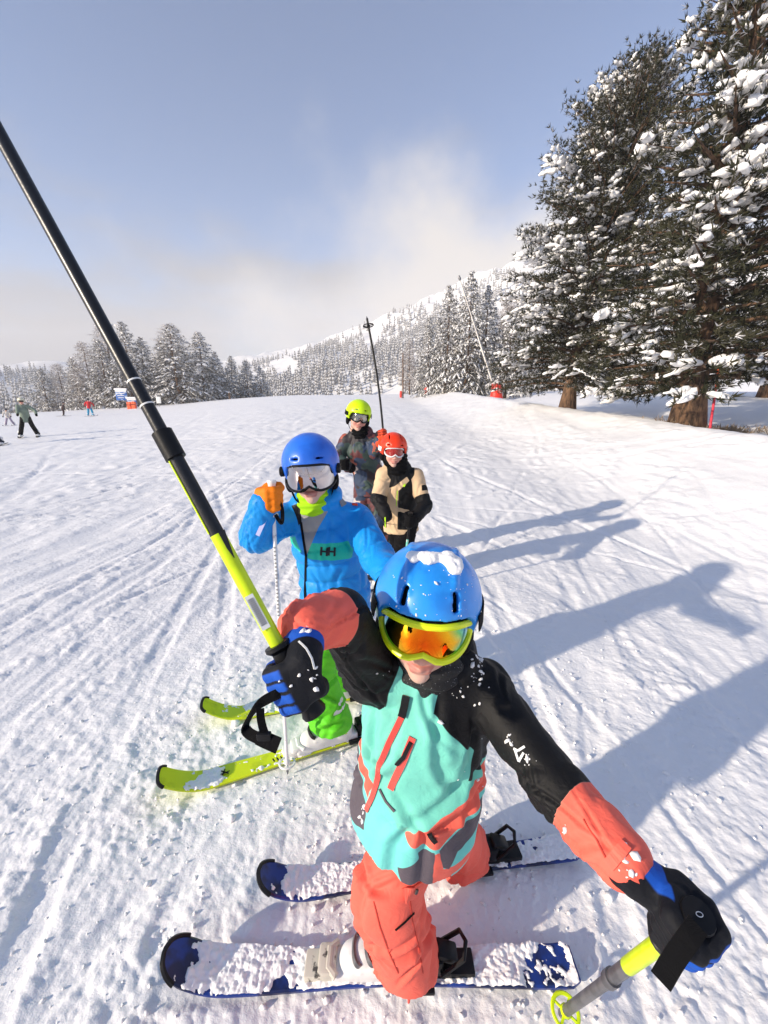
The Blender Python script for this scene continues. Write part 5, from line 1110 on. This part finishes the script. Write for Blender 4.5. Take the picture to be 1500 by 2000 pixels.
def kid_four():
    root = empty('person', (.15,3.16,0), 'small child in orange-red helmet, beige and black jacket, black hood', 'person')
    J = dict(fwd=A3((.05,-1,0)), pelvis=A3((.135,3.16,.56)), hem=A3((.138,3.16,.435)), chest=A3((.125,3.13,.80)), neck=A3((.10,3.12,.975)),
             shR=A3((.0,3.11,.905)), elR=A3((-.045,3.02,.74)), wrR=A3((.015,2.90,.64)), shL=A3((.245,3.13,.895)), elL=P(830,988,3.12), wrL=P(812,1010,2.98),
             hipL=A3((.19,3.14,.52)), knL=A3((.16,3.10,.32)), anL=A3((.10,3.07,.10)), hipR=A3((.08,3.18,.52)), knR=A3((.13,3.22,.32)), anR=A3((.15,3.30,.10)))
    hd = A3((.070,3.105,1.085)); Mh = rot(8, -2, 3); s = .95
    P2 = lambda pts: [tuple(atY(x, y, 3.03)[[0,2]]) for x, y in pts]
    def attrs(V, N, dt, ds, S, sp):
        X, Z = V[:,0], V[:,2]; ks = dt-ds; left = sp['L'][2] < sp['R'][2]; s_ = np.where(left, sp['L'][0], sp['R'][0])
        be = [sd_poly(X, Z, P2(q)) for q in ([(757,955),(770,950),(795,932),(800,940),(778,958),(776,1040),(755,1040)], [(740,1036),(840,1036),(840,1070),(740,1070)], [(770,990),(800,998),(800,1004),(768,998)], [(748,985),(760,985),(760,994),(748,994)])]
        b_ = np.minimum(np.max(be, 0), .004-ks); b_ = np.maximum(b_, np.minimum(ks-.002, .17-s_)); pt = np.minimum(np.minimum(ks, s_-.10), np.minimum(.145-s_, X-.285))
        return {'beige': b_, 'patch': pt}
    mj = fabric('black_beige_shell', BLACKC, .65, 900, [('beige', srgb(212,182,146)), ('patch', BLACKC)])
    jk, jb, V, F = make_jacket(J, root, mj, .008, (.140,.130,.128), .82, (.060,.054,.047), .006, attrs, seed=32)
    make_trousers(J, root, M_blackcloth, .010, (.085,.074,.08), .007, 33, .10)
    make_head(hd, Mh, s, root, .006, .0)
    slots = [((q*.052,-.105,.060), (.012,.02,.003), np.eye(3)) for q in (-1,1)] + [((q*.045,-.06,.125), (.003,.04,.02), np.array(Matrix.Rotation(R(q*12), 3, 'Z') @ Matrix.Rotation(R(40), 3, 'X'))) for q in (-1,1)]
    mh = Mat('orange_helmet', srgb(236,62,24), .3).vary(srgb(238,64,24), srgb(220,50,20), 12, .5, .75).m
    he, hb = make_helmet(hd, Mh, s, root, mh, .0065, slots, brim=.036)
    ml = Mat('red_lens', srgb(150,28,14), .12); ml.set('Coat Weight', .6)
    make_goggles(hd, Mh, s, root, M_white, ml.m, 58, .034, .002, .018, .100, .0062, M_white)
    gaiter(J['neck']+A3((0,-.012,.035)), unit(A3((0,.12,1.))), A3((0,-1.,0)), .078, .10, root, M_blackcloth, 6)
    # black balaclava hood round the face
    S = Solid(); S.add(ellip(hd+Mh@(A3((0,.012,-.02))*s), A3((.092,.095,.125))*s, Mh), 0); S.add(ellip(hd+Mh@(A3((0,-.085,-.035))*s), A3((.056,.07,.075))*s, Mh), .01, 'i', True); S.add(ellip(hd+Mh@(A3((0,-.004,.0))*s), A3((.076,.088,.105))*s, Mh), .004, 'i', True)
    S.cut(lambda X, Y, Z: Z-(hd[2]+.02)); BV, BF = S.build(.0045, 1); link('hood', mesh('hood', BV, BF, True, mats=[M_blackcloth]), root)
    gc = P(800,1016,2.93); tp = A3((.135,2.86,0)); dv = unit(tp-gc)
    glove_obj(root, M_blackcloth, gc, -dv, A3((-.5,-.8,0)), 'L', J['wrL']+(gc-J['wrL'])*.25, rp=.014, s=1.05, h=.006, attrs=False)
    tm = Mat('teal_shaft', srgb(110,200,180), .35).vary(srgb(110,200,180), (.6,.65,.62,1), 30, .55, .6).m
    make_pole('teal and black pole held by the red-helmet child', gc-dv*.06, tp, [(.1, .3, .008, M_black, 'upper_shaft'), (.3, .97, .0085, tm, 'shaft')], .12, .014, basket=.93)
    lime = Mat('lime_cord', srgb(190,240,30), .6).m
    decal(jb, [(791,946),(788,950)], .014, 'zip_pull', lime, jk, .003, .003); decal(jb, [(776,958),(775,975),(774,988)], .005, 'zip', lime, jk); decal(jb, [(752,1010),(753,1030)], .009, 'side_trim', lime, jk)
    for k_ in (6, 7): ft = SKIS[k_][7]; make_boot((ft[0], ft[1], .020), SKIS[k_][2], root, M_black, M_grey, .9, .009, .18)

# ------------------------------------------------------------------ distant skiers, signs, lances, markers
def far_skier(label, px, d, H, yaw, cj, ct, ch, lean=0.0, stride=.18, coat=.0, arms=((.30,-.1,.9),(-.30,-.1,.9)), group='skiers in the distance on the left', base_py=850):
    p = P(px, base_py, d); x0, y0 = p[0], p[1]; z0 = z_at(x0, y0)+.02; s = H/1.65
    Rz = np.array(Matrix.Rotation(R(yaw), 3, 'Z')); q = lambda x, y, z: A3((x0, y0, z0))+Rz@(A3((x, y-lean*z*.3, z))*s)     # local -y is the way they face
    root = empty('person', (x0, y0, z0), label, 'person', group)
    J = dict(fwd=Rz@A3((0,-1.,0)), pelvis=q(0,.02,.92), hem=q(0,.03,.72-coat), chest=q(0,0,1.18), neck=q(0,-.02,1.38), shL=q(.17,0,1.32), shR=q(-.17,0,1.32),
             elL=q(arms[0][0]*.95,arms[0][1]*.5,1.12), wrL=q(*arms[0]), elR=q(arms[1][0]*.95,arms[1][1]*.5,1.12), wrR=q(*arms[1]),
             hipL=q(.09,.02,.85), knL=q(.10+stride*.4,-.06,.48), anL=q(.10+stride,.0,.10), hipR=q(-.09,.02,.85), knR=q(-.10-stride*.4,-.06,.48), anR=q(-.10-stride,.0,.10))
    k = s*1.35; mj = fabric('far_jacket', cj, .7); mt = fabric('far_trousers', ct, .7)
    make_jacket(J, root, mj, .026*s, (.175*s,.165*s,.165*s), .8, (.075*s,.065*s,.055*s), .008, hood=False, seed=int(px)+40)
    make_trousers(J, root, mt, .026*s, (.10*s,.082*s,.09*s), .008, 3, z0+.08*s)
    hd = q(0,-.04,1.53); Mh = Rz
    make_head(hd, Mh, 1.05*s, root, .011*s); make_helmet(hd, Mh, 1.08*s, root, Mat('far_helmet', ch, .4).m, .009*s, liner=False)
    g = MB(); g.tube([hd+Mh@(A3(v)*s) for v in ((-.075,-.085,.005),(-.04,-.115,.0),(.04,-.115,.0),(.075,-.085,.005))], .03*s, 8, ell=(.35,1)); g.build('goggles', M_black, root)
    for a in 'LR':
        w = J['wr'+a]; e = J['el'+a]; dv = unit(w-e); gl = Solid().add(cone(w-dv*.02, w+dv*.08, .05*s, .045*s), 0).add(cone(w+dv*.03+A3((0,0,.02)), w+dv*.07+A3((0,0,.05)), .02*s, .018*s), .01); V, F = gl.build(.012*s, 1); link('glove', mesh('glove', V, F, True, mats=[M_blackcloth]), root)
        an = J['an'+a]; fd = J['fwd']; b = Solid().add(cone(an+A3((0,0,-.04))-fd*.08*s, an+A3((0,0,-.04))+fd*.16*s, .055*s, .05*s), 0).add(cone(an+A3((0,0,-.03)), an+A3((0,0,.14)), .065*s, .075*s), .03); V, F = b.build(.014*s, 1); link('boot', mesh('boot', V, F, True, mats=[M_white]), root)
        tip = an+fd*.85*s; sk = MB(); u = np.linspace(0, 1, 14); sk.tube([A3((an[0],an[1],z0))+fd*(.85-1.6*t)*s+A3((0,0,.012+.10*max(0,(.12-t)/.12)**2)) for t in u], .045*s*np.array([.3,.85]+[1]*11+[.7]), 8, ell=(1,.16), ref=np.cross(fd,(0,0,1.))); o = sk.build('ski', M_black, root)
    return root
def build_far_people():
    far_skier('skier in long sage-green coat and white helmet, legs wide apart, by the left edge', 58, 19.0, 1.72, 35, srgb(128,142,128), BLACKC, srgb(220,216,190), .1, .20, .10, ((.42,-.30,.98),(-.2,-.25,1.0)), base_py=852)
    far_skier('small child in white top and lilac trousers at the far left', 22, 31, 1.25, 25, srgb(214,206,196), srgb(158,146,166), srgb(70,70,76), .3, .24, 0, ((.3,-.2,.95),(-.3,-.2,.95)), base_py=838)
    far_skier('skier in dark navy clothes half cut off by the left photo edge', -22, 15.5, 1.7, 30, srgb(60,62,72), srgb(44,48,62), srgb(50,50,56), .25, .30, 0, ((.35,-.3,.9),(-.3,-.25,.9)), base_py=876)
    far_skier('skier in red jacket and bright blue trousers below the left trees', 178, 42, 1.75, 190, srgb(200,40,46), srgb(40,150,190), srgb(30,30,34), .0, .14, 0, ((.38,-.1,.95),(-.38,-.1,.95)), base_py=816)
    far_skier('small dark brown figure leaning beside the tree row', 124, 46, 1.5, 120, srgb(70,50,48), srgb(60,40,38), srgb(60,44,42), .5, .10, 0, base_py=815)
def build_props():
    # snow lances
    for lab, bx, by, tx, ty, d, hh in (('leaning snow lance with red padded cone at its foot beside the spruces', 970, 773, 899, 548, 25, 1.05), ('far snow lance with small orange foot pad near the piste crest', 833, 782, 798, 728, 42, .75)):
        b = A3(on_land(bx, by, d)); t = P(tx, ty, d); root = empty('snow_lance', b, lab, 'snow lance', 'snow lances by the piste')
        c = Solid().add(cone(b+A3((0,0,.05)), b+A3((-.06,0,hh*.88)), hh*.37, hh*.27), 0).plane(b+A3((0,0,hh)), (0,0,1.)); V, F = c.build(.03, 1); N = normals(V, F)
        V = V+N*(.025*noise3(V[:,0]*3, V[:,1]*3, V[:,2]*6, 3))[:,None]; link('pad', mesh('pad', V, F, True, mats=[M_red]), root)
        sm = Solid()
        for k in range(5): sm.add(ellip(b+A3((-.06+.13*math.cos(k*1.3)*hh, .13*math.sin(k*1.3)*hh, hh*.98)), (.15*hh,.15*hh,.11*hh)), .04)
        V, F = sm.build(.025, 1); link('snow_cap', mesh('snow_cap', V, F, True, mats=[M_tsnow]), root)
        m = MB(); q = np.linspace(0, 1, 8); m.tube([b+A3((0,0,.3))+(t-b-A3((0,0,.3)))*u for u in q], np.interp(q, [0,.45,.46,1], [.085,.07,.045,.035]), 10); m.build('mast', Mat('lance_alloy', (.42,.40,.38,1), .45, Metallic=.5).m, root)
        n = MB(); e = unit(t-b); n.tube([t, t+e*.12, t+e*.3], [.04,.085,.06], 10); n.build('nozzle_head', M_grey, root)
    b = A3(on_land(787, 776, 38)); t = P(787, 690, 38); root = empty('post', b, 'dark wooden post with small red pad near the piste crest', 'post')
    k = MB(); k.tube([b, (b+t)/2, t], [.065,.06,.05], 10); k.build('pole', M_bark, root); k = MB(); k.tube([b+A3((-.2,-.1,.1)), b+A3((-.2,-.1,.4)), b+A3((-.2,-.1,.7))], [.10,.12,.09], 10); k.build('pad', M_red, root)
    b = A3(on_land(1390, 826, 9.2)); t = P(1405, 713, 9.2); root = empty('marker_pole', b, 'thin red and orange piste marker pole beside the thick pine trunk', 'marker pole')
    k = MB(); q = b+(t-b)*.68; k.tube([b, (b+q)/2, q], .026, 10); k.build('lower_pole', Mat('magenta_red', srgb(214,40,66), .5).m, root); k = MB(); k.tube([q, (q+t)/2, t], .027, 10); k.build('upper_pole', M_orange, root)
    k = MB(); k.tube([t-A3((.05,0,.02)), t+A3((0,0,.03)), t+A3((.02,0,.05))], [.02,.034,.02], 8); k.build('cap', M_white, root)
    # dry grass and roots at the trunk foot
    g = np.random.default_rng(3); n = 240; c = A3(on_land(1410, 832, 9.3)); pos = c+np.stack([g.normal(-.1,.55,n), g.normal(.1,.22,n), np.zeros(n)], 1); pos[:,2] = ground_z(pos[:,0], pos[:,1])+.0
    V, F = tufts(pos, np.tile((0,0,1.), (n,1))+g.normal(0,.5,(n,3)), g.uniform(.08,.22,n), np.full(n,.012), g, 5, 1.0); o = link('dry_grass', mesh('dry_grass', V, F, False, mats=[Mat('straw', (.26,.19,.12,1), .8).m])); tag(o, 'dry straw-coloured grass by the big pine trunk', 'grass', kind='stuff')
    # information boards
    d = 58; blue = Mat('board_blue', srgb(52,104,176), .5); w_ = blue.noise(2.4, 4); blue.L(blue.mix(srgb(44,96,172), srgb(170,186,206), blue.ramp(w_.outputs['Fac'], .56, .6)), blue.b.inputs['Base Color'])
    for lab, x0, x1, y0, y1, yb in (('tall blue piste map board with white header left of the raised pole', 226, 248, 761, 782, 802), ('low blue notice board behind the orange pads', 249, 267, 778, 796, 806)):
        b = A3(on_land((x0+x1)/2, yb, d)); a, c = P(x0, y0, d), P(x1, y1, d); root = empty('notice_board', b, lab, 'board', 'blue boards by the left trees')
        m = (a+c)/2; hw, hz = (c[0]-a[0])/2, (a[2]-c[2])/2; k = MB(); k.box(m, (hw,.05,hz), None, .03); k.build('panel', blue.m, root)
        k = MB(); k.box(m+A3((0,-.056,hz*.78)), (hw*.98,.01,hz*.2)); k.build('header', M_white, root, False)
        for r in range(3): k = MB(); k.box(m+A3((-.1*hw,-.056,hz*(.3-.4*r))), (hw*(.7-.1*r),.006,hz*.06)); k.build('text_line', M_white, root, False)
        for sx in (-.8,.8): k = MB(); k.tube([A3((m[0]+hw*sx, m[1]+.06, b[2]-.2)), A3((m[0]+hw*sx, m[1]+.06, m[2]+hz))], .05, 8); k.build('leg', M_grey, root)
        s = Solid().add(cone(A3((a[0],m[1],a[2]+.06)), A3((c[0],m[1],a[2]+.06)), .14, .12), 0); V, F = s.build(.03, 1); link('snow_cap', mesh('snow_cap', V, F, True, mats=[M_tsnow]), root)
    for k_, x in enumerate((255, 264)):
        b = A3(on_land(x, 806, d-1)); h_ = 1.0; s = Solid().add(rbox(b+A3((0,0,h_*.5)), (.28,.2,h_*.5), None, .09), 0); V, F = s.build(.035, 1); N = normals(V, F); V = V+N*(.03*noise3(V[:,0]*3, V[:,1]*3, V[:,2]*4, k_))[:,None]
        root = empty('crash_pad', b, ('orange crash pad, left of the pair under the low notice board', 'orange crash pad, right of the pair, next to the raised pole')[k_], 'crash pad', 'orange crash pads'); link('cushion', mesh('cushion', V, F, True, mats=[M_orange]), root)
        st = MB(); st.box(b+A3((0,-.205,h_*.6)), (.27,.012,.04)); st.build('strap', M_black, root, False)
    b = A3(on_land(312, 797, d)); root = empty('white_sign', b, 'small white sign board in front of the snowy trees right of the raised pole', 'sign')
    k = MB(); k.box(b+A3((0,0,.95)), (.32,.03,.45), None, .02); k.build('panel', M_white, root); k = MB(); k.tube([b, b+A3((0,.05,.9))], .04, 8); k.build('leg', M_grey, root)
    b = A3(on_land(450, 790, 66)); root = empty('wooden_stake', b, 'short brown wooden stake at the right end of the left tree row', 'stake'); k = MB(); k.tube([b, b+A3((0,0,.7)), b+A3((0,0,1.1))], [.16,.15,.12], 8); k.build('shaft', M_bark, root); k = MB(); k.tube([b+A3((0,0,1.08)), b+A3((0,0,1.2))], [.13,.06], 8); k.build('snow_cap', M_tsnow, root)
    # snow crumbs thrown up round the skis
    g = np.random.default_rng(12); n = 2200; x = g.normal(.1,.75,n); y = np.abs(g.normal(.95,.75,n))+.3; 
    k = fbm2(x*1.1+9, y*1.1, 71, 3) > -.25; x, y = x[k], y[k]; z = land(x, y)+micro(x, y); r = g.lognormal(0,.5,len(x))*.0034
    C = np.stack([x, y, z+r*.35], 1); V, F = blobs(C, g.normal(0,1,(len(x),3))*[1,1,.2], r[:,None]*A3((1.2,1,.9)), g, (ICO1, ICO1F), .24)
    o = link('snow_crumbs', mesh('snow_crumbs', V, F, True, mats=[M_snow])); tag(o, 'loose crumbs of snow scattered over the piste around the skis', 'snow', kind='stuff')

build_ground()
build_trees()
build_far_forest()
build_skis()
kid_one()
kid_two()
kid_three()
kid_four()
build_far_people()
build_props()
def build_haze():
    me = bpy.data.meshes.new('haze'); bm = bmesh.new(); bmesh.ops.create_cube(bm, size=1)
    top = 225; bot = -40
    for v in bm.verts: v.co = Vector((v.co.x*3300, v.co.y*3300, bot if v.co.z < 0 else top))
    bm.to_mesh(me); bm.free(); o = link('haze', me); m = bpy.data.materials.new('haze_air'); m.use_nodes = True; nt = m.node_tree; nt.nodes.clear()
    out = nt.nodes.new('ShaderNodeOutputMaterial'); pv = nt.nodes.new('ShaderNodeVolumePrincipled'); nt.links.new(pv.outputs[0], out.inputs['Volume'])
    pv.inputs['Color'].default_value = (.88,.88,.885,1); pv.inputs['Density'].default_value = .0008; pv.inputs['Anisotropy'].default_value = 0.0
    me.materials.append(m); tag(o, 'thin pale winter haze filling the whole valley air', 'haze', kind='stuff')
build_haze()
